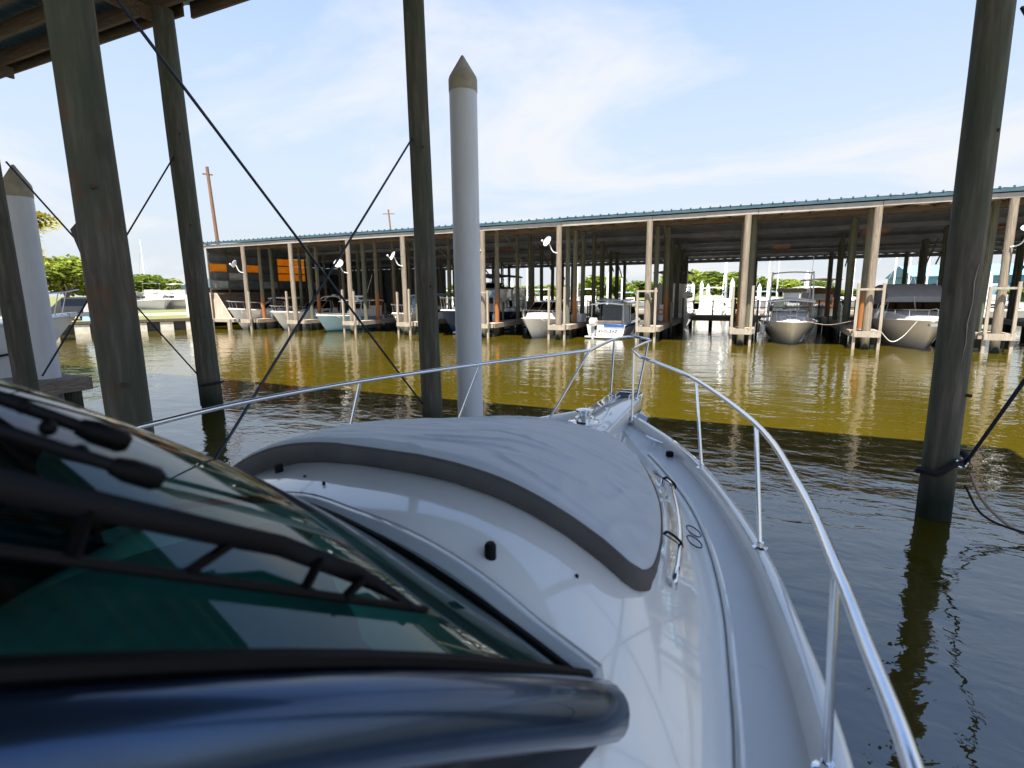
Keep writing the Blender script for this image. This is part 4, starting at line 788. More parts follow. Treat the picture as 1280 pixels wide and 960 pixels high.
for u in (0.62, 0.68): b.bar([b.p(u, -1.2, 1.0), b.p(u + 0.03, -1.05, 2.2), b.p(u + 0.04, 0, 2.42), b.p(u + 0.03, 1.05, 2.2), b.p(u, 1.2, 1.0)], 0.045, 'arch', 'gel_white')
b.rail(h=0.4, u1=0.4)
part('radar', MB().lathe(b.p(0.7, 0, 2.42), [(0.2, 0), (0.22, 0.05), (0.2, 0.15), (0.02, 0.17)], 14), M['gel_white'], b.t)
b = Boat(aty(394, 394, 27.6).x + 0.2, 27.5, 9.4, 2.9, 1.2, 0.95, 'gel_blue', 'pale blue centre console boat with white T-top and antenna', rake=0.9)
part('boot_stripe', MB().tube([b.p(u, b.hb(u) * (0.865 - 0.38 * (1 - u) ** 1.5) + 0.012, 0.09, 0.9 * (1 - u) ** 3 * 0.9) for u in [i / 12 for i in range(13)]], 0.05, 5), M['gel_teal'], b.t)
b.cab('console', [(0.36, 0.35, 0.85, 0.3, 1.35), (0.42, 0.5, 0.82, 0.45, 1.5), (0.55, 0.5, 0.8, 0.45, 1.5)], 'gel_white'); b.shield(0.42, 0.42, 1.5, 1.9, 0.03, 1, 0.4)
b.top(0.34, 0.66, 0.9, 2.15, 'gel_white', [(0.38, 0.9), (0.48, 0.85), (0.6, 0.85)])
for u in (0.42, 0.56): b.bar([b.p(u, -0.9, 2.1), b.p(u + 0.05, -0.5, 1.2)], 0.02, sm=False); b.bar([b.p(u, 0.9, 2.1), b.p(u + 0.05, 0.5, 1.2)], 0.02, sm=False)
b.bar([b.p(0.5, 0.3, 2.2), b.p(0.5, 1.1, 4.0)], 0.012, 'antenna', 'white_paint', False); part('radar', MB().box(b.p(0.45, 0, 2.42), (1.1, 0.12, 0.12)), M['gel_white'], b.t); part('radar_pedestal', MB().lathe(b.p(0.45, 0, 2.2), [(0.12, 0), (0.09, 0.18)], 10), M['gel_white'], b.t)
part('leaning_post', MB().box(b.p(0.66, 0, 1.3), (0.9, 0.4, 0.8)), M['gel_white'], b.t); b.rail(h=0.12, u1=0.35, nst=2)
b = Boat(aty(490, 390, 28.6).x + 0.1, 28.5, 9.0, 2.9, 1.35, 1.05, 'gel_cream', 'cream cabin boat half hidden behind the slim dark piling')
b.cab('cabin', [(0.16, 0.5, 1.05, 0.3, 1.25), (0.3, 0.9, 1.0, 0.75, 1.6), (0.58, 1.1, 0.95, 0.95, 1.7)], 'gel_white'); b.win(0.3, 0.55, 0.3, 0.75); b.top(0.36, 0.75, 1.0, 2.5, 'canvas_sky', [(0.4, 1.6), (0.72, 1.0)]); b.rail(h=0.55, nst=5); b.panel([b.p(0.38, -0.9, 1.65), b.p(0.38, 0.9, 1.65), b.p(0.42, 0.9, 2.45), b.p(0.42, -0.9, 2.45)], 0.015, 'canvas_sky', 'canvas_front')
b = nav = Boat(aty(549, 390, 28.2).x + 0.2, 28.1, 12.8, 3.8, 1.6, 1.2, 'gel_navy', 'large navy hulled trawler with white flybridge and dark bimini', rake=1.5)
part('boot_stripe', MB().tube([b.p(u, b.hb(u) * (0.87 - 0.38 * (1 - u) ** 1.5) + 0.02, 0.12, 1.5 * (1 - u) ** 3 * 0.9) for u in [i / 12 for i in range(13)]], 0.07, 5), M['gel_white'], b.t)
b.cab('deckhouse', [(0.17, 0.55, 1.35, 0.4, 1.7), (0.30, 1.15, 1.25, 1.05, 1.95), (0.36, 1.3, 1.2, 1.2, 2.2), (0.8, 1.4, 1.15, 1.3, 2.25)], 'gel_white'); b.win(0.31, 0.5, 0.25, 0.7, 'boat_glass', (1, -1)); b.win(0.52, 0.76, 0.3, 0.85, 'teak', (1, -1)); b.win(0.54, 0.74, 0.38, 0.8)
b.cab('flybridge', [(0.36, 1.1, 2.24, 1.15, 2.75), (0.42, 1.35, 2.24, 1.4, 2.95), (0.78, 1.4, 2.26, 1.45, 2.85)], 'gel_white'); b.shield(0.40, 1.2, 2.95, 3.3, 0.03, 3, 1.2, 'clear_plastic')
b.top(0.36, 0.74, 1.35, 3.82, 'canvas_navy', [(0.4, 2.8), (0.55, 2.8), (0.72, 2.8)], 0.10, nm='bimini'); part('coaming_band', MB().loft([[b.p(u, x, z) for x, z in ((-w, 2.86), (-w, 2.99), (w, 2.99), (w, 2.86))] for u, w in ((0.405, 1.36), (0.43, 1.44), (0.6, 1.46))], close=True), M['canvas_navy'], b.t, False)
b.rail(h=0.75, u1=0.62, nst=7, r=0.022); b.bar([b.p(0.7, 0.9, 2.8), b.p(0.75, 1.2, 5.0)], 0.02, 'antenna', 'white_paint', False); b.bar([b.p(0.74, -0.4, 2.8), b.p(0.75, -0.4, 4.6)], 0.03, 'mast', 'alu', False)
for u, f in ((0.8, 1.0), (0.86, 0.9)): b.bar([b.p(u, 1.3, 1.2), b.p(u + 0.06, 1.35, 2.6), b.p(u + 0.12, 1.3, 1.2)], 0.03)
b = Boat(aty(650, 398, 27.6).x + 0.35, 27.5, 8.6, 3.0, 1.2, 0.95, 'gel_white', 'white express cruiser with green tinted windshield facing the water')
b.cab('cabin', [(0.10, 0.45, 1.05, 0.3, 1.15), (0.26, 1.0, 1.0, 0.8, 1.42), (0.42, 1.15, 0.95, 1.0, 1.5), (0.7, 1.2, 0.9, 1.1, 1.5)], 'gel_white'); b.win(0.46, 0.66, 0.45, 0.8); b.shield(0.32, 1.0, 1.46, 2.02, 0.11, 3, 1.5, 'boat_glass'); b.rail(h=0.45, u1=0.42, nst=5); b.top(0.44, 0.78, 1.05, 2.05, 'gel_white', [(0.5, 1.4), (0.75, 1.0)], 0.05); part('bow_pad', MB().sphere(b.p(0.2, 0, 1.26), 0.45, 8, (1, 1.2, 0.22)), M['gel_white'], b.t)
# skiff, stern toward us
b = sk = Boat(aty(757, 410, 29.6).x, 29.6, 6.6, 2.3, 1.0, 0.78, 'gel_white', 'small white skiff with blue gunwale, outboard motor and roofed wheelhouse, stern out', 'boat', flip=True)
for sd_ in (1, -1): part('gunwale_stripe', MB().loft([[b.p(u, sd_ * (b.hb(u) + 0.03), b.zs(u) - 0.13), b.p(u, sd_ * (b.hb(u) + 0.045), b.zs(u) + 0.02), b.p(u, sd_ * (b.hb(u) - 0.10), b.zs(u) + 0.035)] for u in [i / 14 for i in range(15)]], cap=False), M['gel_stripe'], b.t, False)
ys_ = 29.6
part('transom_cap', MB().mm((b.X - 0.1, ys_ - 0.03, 0.66), (b.X + 1.06, ys_ + 0.10, 0.79)), M['gel_stripe'], b.t, False); part('swim_step', MB().mm((b.X - 1.12, ys_ - 0.32, 0.08), (b.X + 1.04, ys_ - 0.01, 0.15)), M['gel_white'], b.t, False)
cur = bpy.data.curves.new('txt', 'FONT'); cur.body = 'ANGLZAZ'; cur.size = 0.24; cur.extrude = 0.006; cur.align_x = 'CENTER'; to = bpy.data.objects.new('txt', cur); COL.objects.link(to); bpy.context.view_layer.update(); me = bpy.data.meshes.new_from_object(to.evaluated_get(bpy.context.evaluated_depsgraph_get())); bpy.data.objects.remove(to); me.materials.clear(); me.materials.append(M['black_matte'])
o = inst('lettering', me, Vector((b.X + 0.12, ys_ - 0.012, 0.34)) - b.t.location, b.t); o.rotation_euler.x = R(90)
om = part('outboard_motor', MB().loft([[Vector((b.X - 0.64 + x * w, ys_ - 0.28 + y * d_, z)) for x, y in ((-1, -1), (1, -1), (1, 1), (-1, 1))] for z, w, d_ in ((0.72, 0.10, 0.16), (0.80, 0.17, 0.24), (1.05, 0.18, 0.26), (1.18, 0.13, 0.2))], close=True), M['gel_white'], b.t, ang=60)
part('motor_leg', MB().mm((b.X - 0.70, ys_ - 0.38, -0.35), (b.X - 0.58, ys_ - 0.14, 0.74)), M['gel_grey'], om, False); part('tiller_bracket', MB().beam((b.X - 0.64, ys_ - 0.2, 0.6), (b.X - 0.64, ys_ + 0.1, 0.62), 0.24, 0.2), M['black_matte'], om, False)
b.cab('wheelhouse', [(0.30, 0.7, 0.9, 0.55, 1.75), (0.36, 0.82, 0.85, 0.72, 1.85), (0.66, 0.85, 0.8, 0.78, 1.85)], 'gel_white'); b.win(0.38, 0.62, 0.45, 0.85)
b.top(0.26, 0.98, 0.95, 1.98, 'gel_white', [(0.95, 0.8), (0.68, 0.8)], 0.05, nm='roof'); b.panel([b.p(0.93, -0.8, 1.0), b.p(0.93, 0.8, 1.0), b.p(0.93, 0.85, 1.92), b.p(0.93, -0.85, 1.92)], 0.01, 'clear_plastic', 'rear_curtain'); b.panel([b.p(0.94, -0.8, 0.8), b.p(0.94, 0.8, 0.8), b.p(0.94, 0.8, 1.0), b.p(0.94, -0.8, 1.0)], 0.015, 'plywood', 'rear_board')
for i in range(9): b.bar([b.p(0.4 + 0.05 * i, -0.8 + 0.2 * i, 2.08), b.p(0.8, -0.85 + 0.21 * i, 2.28)], 0.02, 'fishing_rod', 'rope_black' if i % 2 else 'alu', False)
part('roof_rack', MB().mm((b.X - 0.85, ys_ + 1.2, 2.10), (b.X + 0.85, ys_ + 3.4, 2.17)), M['gel_grey'], b.t, False)
# enclosed flybridge cruiser behind the skiff
b = Boat(aty(838, 390, 39.5).x, 38.4, 5.6, 3.0, 1.2, 1.1, 'gel_white', 'beige flybridge cruiser with brown bimini behind the skiff', flip=True)
b.cab('deckhouse', [(0.1, 0.8, 1.1, 0.7, 1.9), (0.2, 1.2, 1.05, 1.1, 2.5), (0.95, 1.25, 1.05, 1.15, 2.55)], 'gel_cream'); b.win(0.3, 0.85, 0.4, 0.8); b.cab('flybridge', [(0.2, 0.95, 2.55, 1.0, 3.1), (0.9, 1.05, 2.57, 1.1, 3.1)], 'gel_cream'); b.top(0.15, 0.98, 1.15, 3.95, 'canvas_brown', [(0.25, 3.0), (0.9, 3.0)], nm='bimini'); b.panel([b.p(0.955, -0.45, 1.0), b.p(0.955, 0.1, 1.0), b.p(0.955, 0.1, 1.8), b.p(0.955, -0.45, 1.8)], 0.02, 'dark_void', 'cabin_door')
# bow-on boat with tower
b = Boat(1.5, 28.6, 8.6, 2.75, 1.15, 0.95, 'gel_cream', 'pale walkaround boat seen bow-on with a tube tower over its windshield', rake=1.2)
b.cab('cabin', [(0.10, 0.35, 1.02, 0.25, 1.10), (0.24, 0.82, 0.98, 0.72, 1.4), (0.36, 0.92, 0.95, 0.86, 1.55), (0.5, 0.95, 0.9, 0.88, 1.55)], 'gel_white'); b.shield(0.30, 0.88, 1.5, 2.05, 0.06, 3, 1.2, 'clear_plastic'); b.rail(h=0.5, u1=0.45, nst=4)
b.top(0.35, 0.62, 1.12, 2.10, 'gel_white', [(0.38, 1.4), (0.6, 1.0)], 0.05, nm='hardtop'); b.bar([b.p(0.42, -1.05, 1.0), b.p(0.42, -0.98, 3.35), b.p(0.42, -0.85, 3.5), b.p(0.42, 0, 3.56), b.p(0.42, 0.85, 3.5), b.p(0.42, 0.98, 3.35), b.p(0.42, 1.05, 1.0)], 0.04, 'tower_hoop'); b.bar([b.p(0.56, -1.0, 1.0), b.p(0.55, -0.95, 3.2), b.p(0.42, -0.9, 3.46)], 0.03, 'tower_leg'); b.bar([b.p(0.56, 1.0, 1.0), b.p(0.55, 0.95, 3.2), b.p(0.42, 0.9, 3.46)], 0.03, 'tower_leg')
part('instrument_box', MB().box(b.p(0.44, 0, 2.62), (1.4, 0.45, 0.18)), M['canvas_brown'], b.t, False); part('tower_console', MB().box(b.p(0.46, 0, 2.32), (0.75, 0.4, 0.34)), M['gel_white'], b.t, False); part('hatch', MB().box(b.p(0.2, 0, 1.36), (0.5, 0.5, 0.05)), M['gel_grey'], b.t, False); part('windlass', MB().lathe(b.p(0.04, 0, 1.06), [(0.07, 0), (0.07, 0.12), (0.03, 0.14)], 10), M['chrome'], b.t); b.bar([b.p(0.5, 0.9, 2.1), b.p(0.5, 0.95, 4.4)], 0.012, 'antenna', 'white_paint', False)
# brown cabin boat behind it
b = Boat(4.2, 45.5, 7.5, 3.0, 1.5, 1.3, 'gel_grey', 'brown timber cabin boat with dark windows behind the tower boat'); b.cab('cabin', [(0.1, 0.9, 1.2, 0.8, 2.7), (0.9, 1.1, 1.1, 1.0, 2.7)], 'teak'); b.win(0.15, 0.8, 0.45, 0.8, 'dark_void'); b.panel([b.p(0.095, -0.7, 1.7), b.p(0.095, 0.7, 1.7), b.p(0.095, 0.7, 2.3), b.p(0.095, -0.7, 2.3)], 0.02, 'dark_void', 'front_window'); b.top(0.05, 0.9, 1.2, 3.4, 'canvas_brown', [(0.1, 2.6), (0.85, 2.6)])
# cruiser with grey canvas
b = Boat(6.75, 28.0, 9.4, 3.2, 1.34, 1.15, 'gel_cream', 'cream cruiser with peaked grey canvas top and white bow rail', rake=1.25)
b.cab('cabin', [(0.12, 0.45, 1.25, 0.35, 1.34), (0.28, 1.1, 1.2, 0.95, 1.55), (0.42, 1.3, 1.15, 1.2, 1.64), (0.8, 1.4, 1.1, 1.3, 1.64)], 'gel_white'); b.shield(0.33, 1.15, 1.6, 2.06, 0.05, 2, 1.6); b.rail(h=0.42, u1=0.42, nst=5, r=0.02)
b.cab('canvas_top', [(0.37, 1.2, 2.02, 1.1, 2.25), (0.44, 1.25, 2.02, 1.1, 2.78), (0.62, 1.3, 1.8, 1.12, 2.86), (0.78, 1.35, 1.6, 1.15, 2.7)], 'canvas_grey', 50); part('fender_rope', MB().tube(smooth_path([b.p(0.06, -0.45, 1.25), b.p(0.07, -0.9, 0.55), b.p(0.05, -1.35, 0.35), b.p(0.02, -1.85, 0.85)], 5), 0.018, 6), M['rope_white'], b.t); b.bar([b.p(0.36, 0.05, 1.5), b.p(0.34, -0.1, 2.3)], 0.025, 'spotlight_post', 'alu', False); part('anchor', MB().box(b.p(0.0, 0, 1.13, -0.1), (0.35, 0.4, 0.1)), M['alu'], b.t, False)
# moored boat beside the walkway at far left
b = Boat(-17.1, -5.6, 14.0, 3.8, 2.2, 1.6, 'gel_white', 'pale boat bow with dark anchor beside the plank walkway', flip=True, rake=1.8, kz=1.0); b.rail(h=0.6, u1=0.4, nst=5); b.cab('cabin', [(0.3, 0.8, 1.85, 0.7, 2.0), (0.5, 1.2, 1.6, 1.0, 2.2), (0.7, 1.3, 1.5, 1.1, 2.2)], 'gel_white'); part('pulpit', MB().mm((b.X - 0.25, 8.1, 2.12), (b.X + 0.25, 9.0, 2.22)), M['gel_white'], b.t, False)
an = MB(); an.beam((b.X, 8.7, 2.14), (b.X + 0.05, 9.65, 2.16), 0.10, 0.12); an.tube([(b.X - 0.05, 9.4, 2.09), (b.X + 0.05, 9.75, 2.19)], 0.12, 8); part('anchor', an, M['black_matte'], b.t, False); part('hull_stripe', MB().tube([b.p(u, b.hb(u) * 0.975 + 0.03, b.zs(u) * 0.62, 1.8 * (1 - u) ** 3 * 0.38) for u in [i / 14 for i in range(15)]], 0.03, 5), M['black_matte'], b.t)

def moor(bt, side, u, tx, ty, tz, lab, sag=0.2, mat='rope_tan'):
    a = bt.p(u, side * bt.hb(u) * 0.9, bt.zs(u) + 0.04); c = Vector((tx, ty, tz)); m = (a + c) / 2 - Vector((0, 0, sag)); single('mooring_line', MB().tube(smooth_path([a, m, c], 8), 0.013, 6), M[mat], c, lab, 'rope', 'mooring lines of the far boats')
def fender(bt, u, side):
    x = side * (bt.hb(u) + 0.13); part('fender', MB().lathe(bt.p(u, x, bt.zs(u) - 0.75), [(0.03, 0), (0.11, 0.08), (0.12, 0.3), (0.11, 0.5), (0.03, 0.58), (0.02, 0.75)], 10), M['gel_white'], bt.t)
fl = dict(fleet)
for key, side, u, pi in (('w1', 1, 0.08, 0), ('w2', 1, 0.08, 1), ('blue', 1, 0.12, 2), ('cream', 1, 0.1, 3), ('navy', 1, 0.1, 4), ('w5', 1, 0.1, 5), ('tower', 1, 0.1, 8)):
    moor(fl[key], side, u, PXS[pi] - side * 0.4, FY - 0.3, 1.3, 'pale mooring line slung from bow to dock post ' + what[pi])
for key, side in (('w1', 1), ('w2', 1), ('blue', 1), ('navy', 1), ('w5', 1), ('tower', -1)):
    for u in (0.3, 0.55): fender(fl[key], u, side)

# ------------------------------------------------------------------ people on the trawler
def person(loc, rotz, joints, radii, edges, lab, shirt, cols):
    me = bpy.data.meshes.new('body'); me.from_pydata([Vector(j) for j in joints], edges, []); o = bpy.data.objects.new('person', me); COL.objects.link(o); o.location = loc; o.rotation_euler.z = rotz
    sk_ = o.modifiers.new('skin', 'SKIN'); sk_.branch_smoothing = 0.6
    for i, r_ in enumerate(radii): me.skin_vertices[0].data[i].radius = (r_, r_)
    me.skin_vertices[0].data[0].use_root = True
    sb = o.modifiers.new('sub', 'SUBSURF'); sb.levels = 1; sb.render_levels = 1
    bpy.context.view_layer.update(); me2 = bpy.data.meshes.new_from_object(o.evaluated_get(bpy.context.evaluated_depsgraph_get())); o.modifiers.clear(); o.data = me2
    for m_ in (M['skin'], M[shirt], M['shorts_dark'], M['hair']): me2.materials.append(m_)
    for f in me2.polygons: f.use_smooth = True; f.material_index = cols(f.center)
    return tag(o, lab, 'person')
E_ = [(0, 1), (1, 2), (2, 3), (3, 4), (2, 5), (5, 6), (6, 7), (2, 8), (8, 9), (9, 10), (0, 11), (11, 12), (12, 13), (13, 17), (0, 14), (14, 15), (15, 16), (16, 18)]
RD = [0.15, 0.15, 0.14, 0.055, 0.10, 0.065, 0.048, 0.035, 0.065, 0.048, 0.035, 0.10, 0.065, 0.042, 0.10, 0.065, 0.042, 0.05, 0.05]
J = [(0, 0, 0.92), (0, 0, 1.15), (0, 0, 1.40), (0, 0, 1.55), (0, -0.02, 1.68), (-0.2, 0, 1.40), (-0.27, -0.05, 1.12), (-0.2, -0.28, 1.05), (0.2, 0, 1.40), (0.27, -0.05, 1.12), (0.2, -0.28, 1.05), (-0.1, 0, 0.86), (-0.11, -0.02, 0.47), (-0.11, 0.02, 0.06), (0.1, 0, 0.86), (0.11, -0.02, 0.47), (0.11, 0.02, 0.06), (-0.11, -0.14, 0.04), (0.11, -0.14, 0.04)]
pz = 2.29
person(nav.p(0.52, 0.35, pz - 0.25), R(160), J, RD, E_, 'person in blue shirt at the trawler flybridge', 'shirt_blue', lambda c: 3 if c.z > 1.70 else 0 if c.z > 1.50 or (abs(c.x) > 0.2 and c.z < 1.2 and c.z > 0.98) else 1 if c.z > 0.95 else 2 if c.z > 0.5 else 0)
J2 = [(0, 0.1, 0.88), (0, -0.08, 1.06), (0, -0.30, 1.18), (0, -0.42, 1.22), (0, -0.52, 1.26), (-0.2, -0.28, 1.16), (-0.25, -0.36, 0.90), (-0.2, -0.5, 0.72), (0.2, -0.28, 1.16), (0.25, -0.36, 0.90), (0.2, -0.5, 0.72), (-0.1, 0.1, 0.82), (-0.12, 0.02, 0.45), (-0.12, 0.1, 0.06), (0.1, 0.1, 0.82), (0.12, 0.02, 0.45), (0.12, 0.1, 0.06), (-0.12, -0.06, 0.04), (0.12, -0.06, 0.04)]
person(Vector((nav.X + nav.B / 2 - 0.28, 31.8, nav.zs(0.3) + 0.03)), R(80), J2, RD, E_, 'person in light blue shirt bending over the trawler side deck', 'shirt_blue', lambda c: 3 if c.y < -0.52 else 0 if c.y < -0.40 and c.z > 1.1 else 0 if abs(c.x) > 0.15 and c.z < 0.86 and c.y < -0.3 else 1 if (c.y < 0.02 and c.z > 0.85) else 2 if c.z > 0.45 else 0)

# ------------------------------------------------------------------ trees, hut, vehicles and marina beyond
def crown_mesh(nm, mat, rx, rz, n_, leaf_, seed, lobes=9):
    rnd = random.Random(seed); mb = MB(); L_ = [(Vector((rnd.uniform(-.65, .65) * rx, rnd.uniform(-.65, .65) * rx, rnd.uniform(-.5, .6) * rz)), rnd.uniform(0.3, 0.55)) for _ in range(lobes)]
    for i in range(n_):
        c, k = L_[rnd.randrange(lobes)]; d = Vector((rnd.gauss(0, 1), rnd.gauss(0, 1), rnd.gauss(0, 1))).normalized() * (rnd.random() ** 0.45)
        p = c + Vector((d.x * rx * k, d.y * rx * k, d.z * rz * k * 1.1)); s_ = leaf_ * rnd.uniform(0.6, 1.4); a = Vector((rnd.gauss(0, 1), rnd.gauss(0, 1), rnd.gauss(0, 0.7))).normalized(); b_ = a.cross(Vector((rnd.gauss(0, 1), rnd.gauss(0, 1), rnd.gauss(0, 1)))).normalized()
        mb.add([p - a * s_, p + b_ * s_ * 0.55, p + a * s_, p - b_ * s_ * 0.55], [(0, 1, 2, 3)])
    me = bpy.data.meshes.new(nm); me.from_pydata(mb.v, [], mb.f); me.materials.append(M[mat]); return me
def trunk_mesh(h, r, seed, spread):
    rnd = random.Random(seed); mb = MB(); mb.tube([(0, 0, -0.1), (0.05, 0.03, h * 0.35), (0.0, 0.08, h * 0.62)], [r, r * 0.8, r * 0.6], 9)
    for i in range(6):
        a = i * 1.05 + rnd.random(); e = Vector((math.cos(a) * spread * rnd.uniform(.5, .8), math.sin(a) * spread * rnd.uniform(.5, .8), h * rnd.uniform(0.8, 1.15))); mb.tube([(0, 0.05, h * 0.5), e * 0.5 + Vector((0, 0, h * 0.33)), e], [r * 0.5, r * 0.35, r * 0.15], 6)
    return mb.mesh('trunk', M['bark'])
CR = {k: crown_mesh('crown', m_, 1.0, 0.8, 3600, 0.075, i) for i, (k, m_) in enumerate((('mid', 'leaf_mid'), ('bright', 'leaf_bright'), ('dark', 'leaf_dark')))}
CR['mid2'] = crown_mesh('crown', 'leaf_mid', 1.0, 0.9, 3600, 0.08, 11, 13); CR['bright2'] = crown_mesh('crown', 'leaf_bright', 1.0, 0.75, 3600, 0.08, 13, 12)
TR = trunk_mesh(1.0, 0.09, 5, 0.8)
def tree(x, y, h, r, kind, lab, z=GZ, grp=None, hz=None, trunk_f=0.55):
    t_ = thing('broadleaf_tree', (x, y, z), lab, 'tree', grp); inst('trunk', TR, (0, 0, 0), t_, random.random() * 6, (h * 0.5, h * 0.5, h * trunk_f)); inst('crown', CR[kind], (0, 0, h * (0.62 if trunk_f > 0.5 else 0.55)), t_, random.random() * 6, (r, r, (hz or h * 0.42))); return t_
def on_ground(px, py, dist):                # a spot on the land in the direction of a pixel
    d = ray(px, py); d = Vector((d.x, d.y, 0)).normalized(); return Vector((d.x * dist, d.y * dist, GZ))
def hgt(px, py, dist): d = ray(px, py); return EYE + d.z / Vector((d.x, d.y, 0)).length * dist
for px, top, dist, r, kind, lab in ((88, 312, 66, 4.6, 'bright', 'bright green spreading tree on the bank behind the seawall'), (172, 341, 92, 4.5, 'mid', 'round green tree seen right of the thickest piling'), (196, 346, 110, 4.0, 'bright2', 'small pale green tree behind the white yachts'), (8, 345, 110, 6, 'mid', 'green tree behind the walkway boat'), (226, 354, 160, 8, 'dark', 'dark low tree beside the white hut'), (112, 330, 74, 4.0, 'bright2', 'pale green tree left of the thickest piling')):
    p = on_ground(px, 380, dist); tree(p.x, p.y, hgt(px, top, dist) - GZ, r, kind, lab, grp='trees on the left bank')
rt_ = random.Random(3)
far = [(866, 334, 92, 5.0), (890, 338, 90, 4.2), (912, 338, 92, 4.6), (944, 345, 90, 4.2), (984, 345, 92, 4.6), (1010, 350, 96, 4.4), (762, 342, 90, 4.0), (795, 350, 94, 3.4), (745, 350, 96, 3.4)]
far += [(px, rt_.uniform(354, 362), rt_.uniform(92, 110), rt_.uniform(3.0, 4.2)) for px in (530, 556, 582, 608, 634, 652, 672, 690, 710, 728, 780, 815, 832, 848, 928, 963, 1036, 1060, 1084, 1108, 1290)]
for i, (px, top, dist, r) in enumerate(far):
    p = on_ground(px, 380, dist); tree(p.x, p.y, hgt(px, top, dist) - GZ, r, ('bright', 'mid', 'bright2', 'mid2')[i % 4], 'green tree on the far bank seen through the open shed', grp='trees beyond the shed', trunk_f=0.4, hz=(hgt(px, top, dist) - GZ) * 0.52)
# palm
p = on_ground(50, 380, 42); zt = hgt(48, 287, 42); pt = thing('palm_tree', p, 'palm tree with yellow green fronds behind the white capped pole', 'tree'); part('trunk', MB().tube([p, p + Vector((0.1, 0, zt * 0.5)), Vector((p.x, p.y, zt))], [0.24, 0.2, 0.17], 9), M['bark'], pt)
for i in range(40):
    a = i * 2.4; el = R(-35 + 95 * ((i * 0.618) % 1)); d = Vector((math.cos(a) * math.cos(el), math.sin(a) * math.cos(el), math.sin(el))); mb = MB(); c = Vector((p.x, p.y, zt)); sx = d.cross(Vector((0, 0, 1))).normalized(); path = [c + d * (1.9 * t_ / 6) - Vector((0, 0, 0.8 * (t_ / 6) ** 2)) for t_ in range(7)]
    for j in range(1, 7):
        for s in (-1, 1): q0 = path[j]; q1 = q0 + sx * s * 0.5 * (1.15 - j / 7) + d * 0.2 - Vector((0, 0, 0.14)); mb.add([q0, q0 + d * 0.2, q1], [(0, 1, 2)])
    mb.tube(path, 0.012, 4); part('frond', mb, M['leaf_palm'], pt, False)
# white hut with teal roof
hx, hy = aty(243, 370, 29.8).x, 29.8; ht = thing('white_hut', (hx, hy, GZ), 'small white hut with teal roof left of the shed', 'hut'); part('wall', MB().mm((hx - 1.2, hy, GZ - 0.1), (hx + 1.1, hy + 2.2, 3.2)), M['white_paint'], ht, False)
part('roof', MB().add([(hx - 1.5, hy - 0.15, 3.15), (hx + 1.4, hy - 0.15, 3.15), (hx + 1.4, hy + 2.5, 3.15), (hx - 1.5, hy + 2.5, 3.15), (hx - 0.05, hy - 0.15, 4.0), (hx - 0.05, hy + 2.5, 4.0)], [(0, 4, 5, 3), (1, 2, 5, 4), (0, 1, 4), (2, 3, 5), (3, 2, 1, 0)]), M['roof_teal'], ht, False)
# parked suv and covered cart on the bank
def suv(loc, rz, mat, lab):
    t_ = thing('parked_suv', loc, lab, 'car'); q = Matrix.Rotation(rz, 3, 'Z'); L0 = Vector(loc)
    def T(mb): mb.v = [L0 + q @ v for v in mb.v]; return mb
    body = MB().loft([[Vector((x, y, z)) for y, z in ((-w, 0.35), (-w, 0.85), (-w * 0.96, zt_), (w * 0.96, zt_), (w, 0.85), (w, 0.35))] for x, w, zt_ in ((-2.3, 0.86, 0.92), (-2.2, 0.92, 1.02), (2.2, 0.92, 1.0), (2.35, 0.84, 0.9))], close=True); part('body', T(body), M[mat], t_)
    part('cabin', T(MB().loft([[Vector((x, y, z)) for y, z in ((-0.9, 1.0), (-w, zt_), (w, zt_), (0.9, 1.0))] for x, w, zt_ in ((-2.15, 0.78, 1.1), (-1.9, 0.74, 1.68), (0.3, 0.74, 1.7), (1.1, 0.8, 1.05))], close=True)), M[mat], t_)
    for s in (-1, 1):
        part('window', T(MB().loft([[Vector((x, s * y, z)) for y, z in ((0.90, 1.08), (0.77, 1.58))] for x in (-1.7, 0.35)], cap=False)), M['boat_glass'], t_, False)
        for x in (-1.4, 1.4): wh = MB().tube([(x, s * 0.72, 0.36), (x, s * 0.95, 0.36)], 0.36, 16); part('wheel', T(wh), M['black_rubber'], t_)
        part('tail_light', T(MB().mm((-2.36, s * 0.7 - 0.1, 0.75), (-2.28, s * 0.7 + 0.1, 1.0))), M['orange_red'], t_, False)
suv(on_ground(96, 390, 52), R(200), 'car_dark', 'dark parked suv on the path behind the white pole'); suv(on_ground(20, 390, 56), R(190), 'car_dark', 'dark suv parked near the moored boat bow')
p = on_ground(121, 390, 49); ct = thing('covered_cart', p, 'grey tarp covered cart with blue skirt under the bank tree', 'cart'); part('tarp', MB().loft([[p + Vector((x, y, z)) for x, y in ((-0.7 * k, -0.5 * k), (0.7 * k, -0.5 * k), (0.7 * k, 0.5 * k), (-0.7 * k, 0.5 * k))] for z, k in ((0.45, 1.05), (1.1, 0.9), (1.6, 0.55))], close=True), M['canvas_grey'], ct); part('skirt', MB().loft([[p + Vector((x, y, z)) for x, y in ((-0.75 * k, -0.55 * k), (0.75 * k, -0.55 * k), (0.75 * k, 0.55 * k), (-0.75 * k, 0.55 * k))] for z, k in ((0.0, 1.1), (0.44, 1.0))], close=True), M['canvas_sky'], ct)
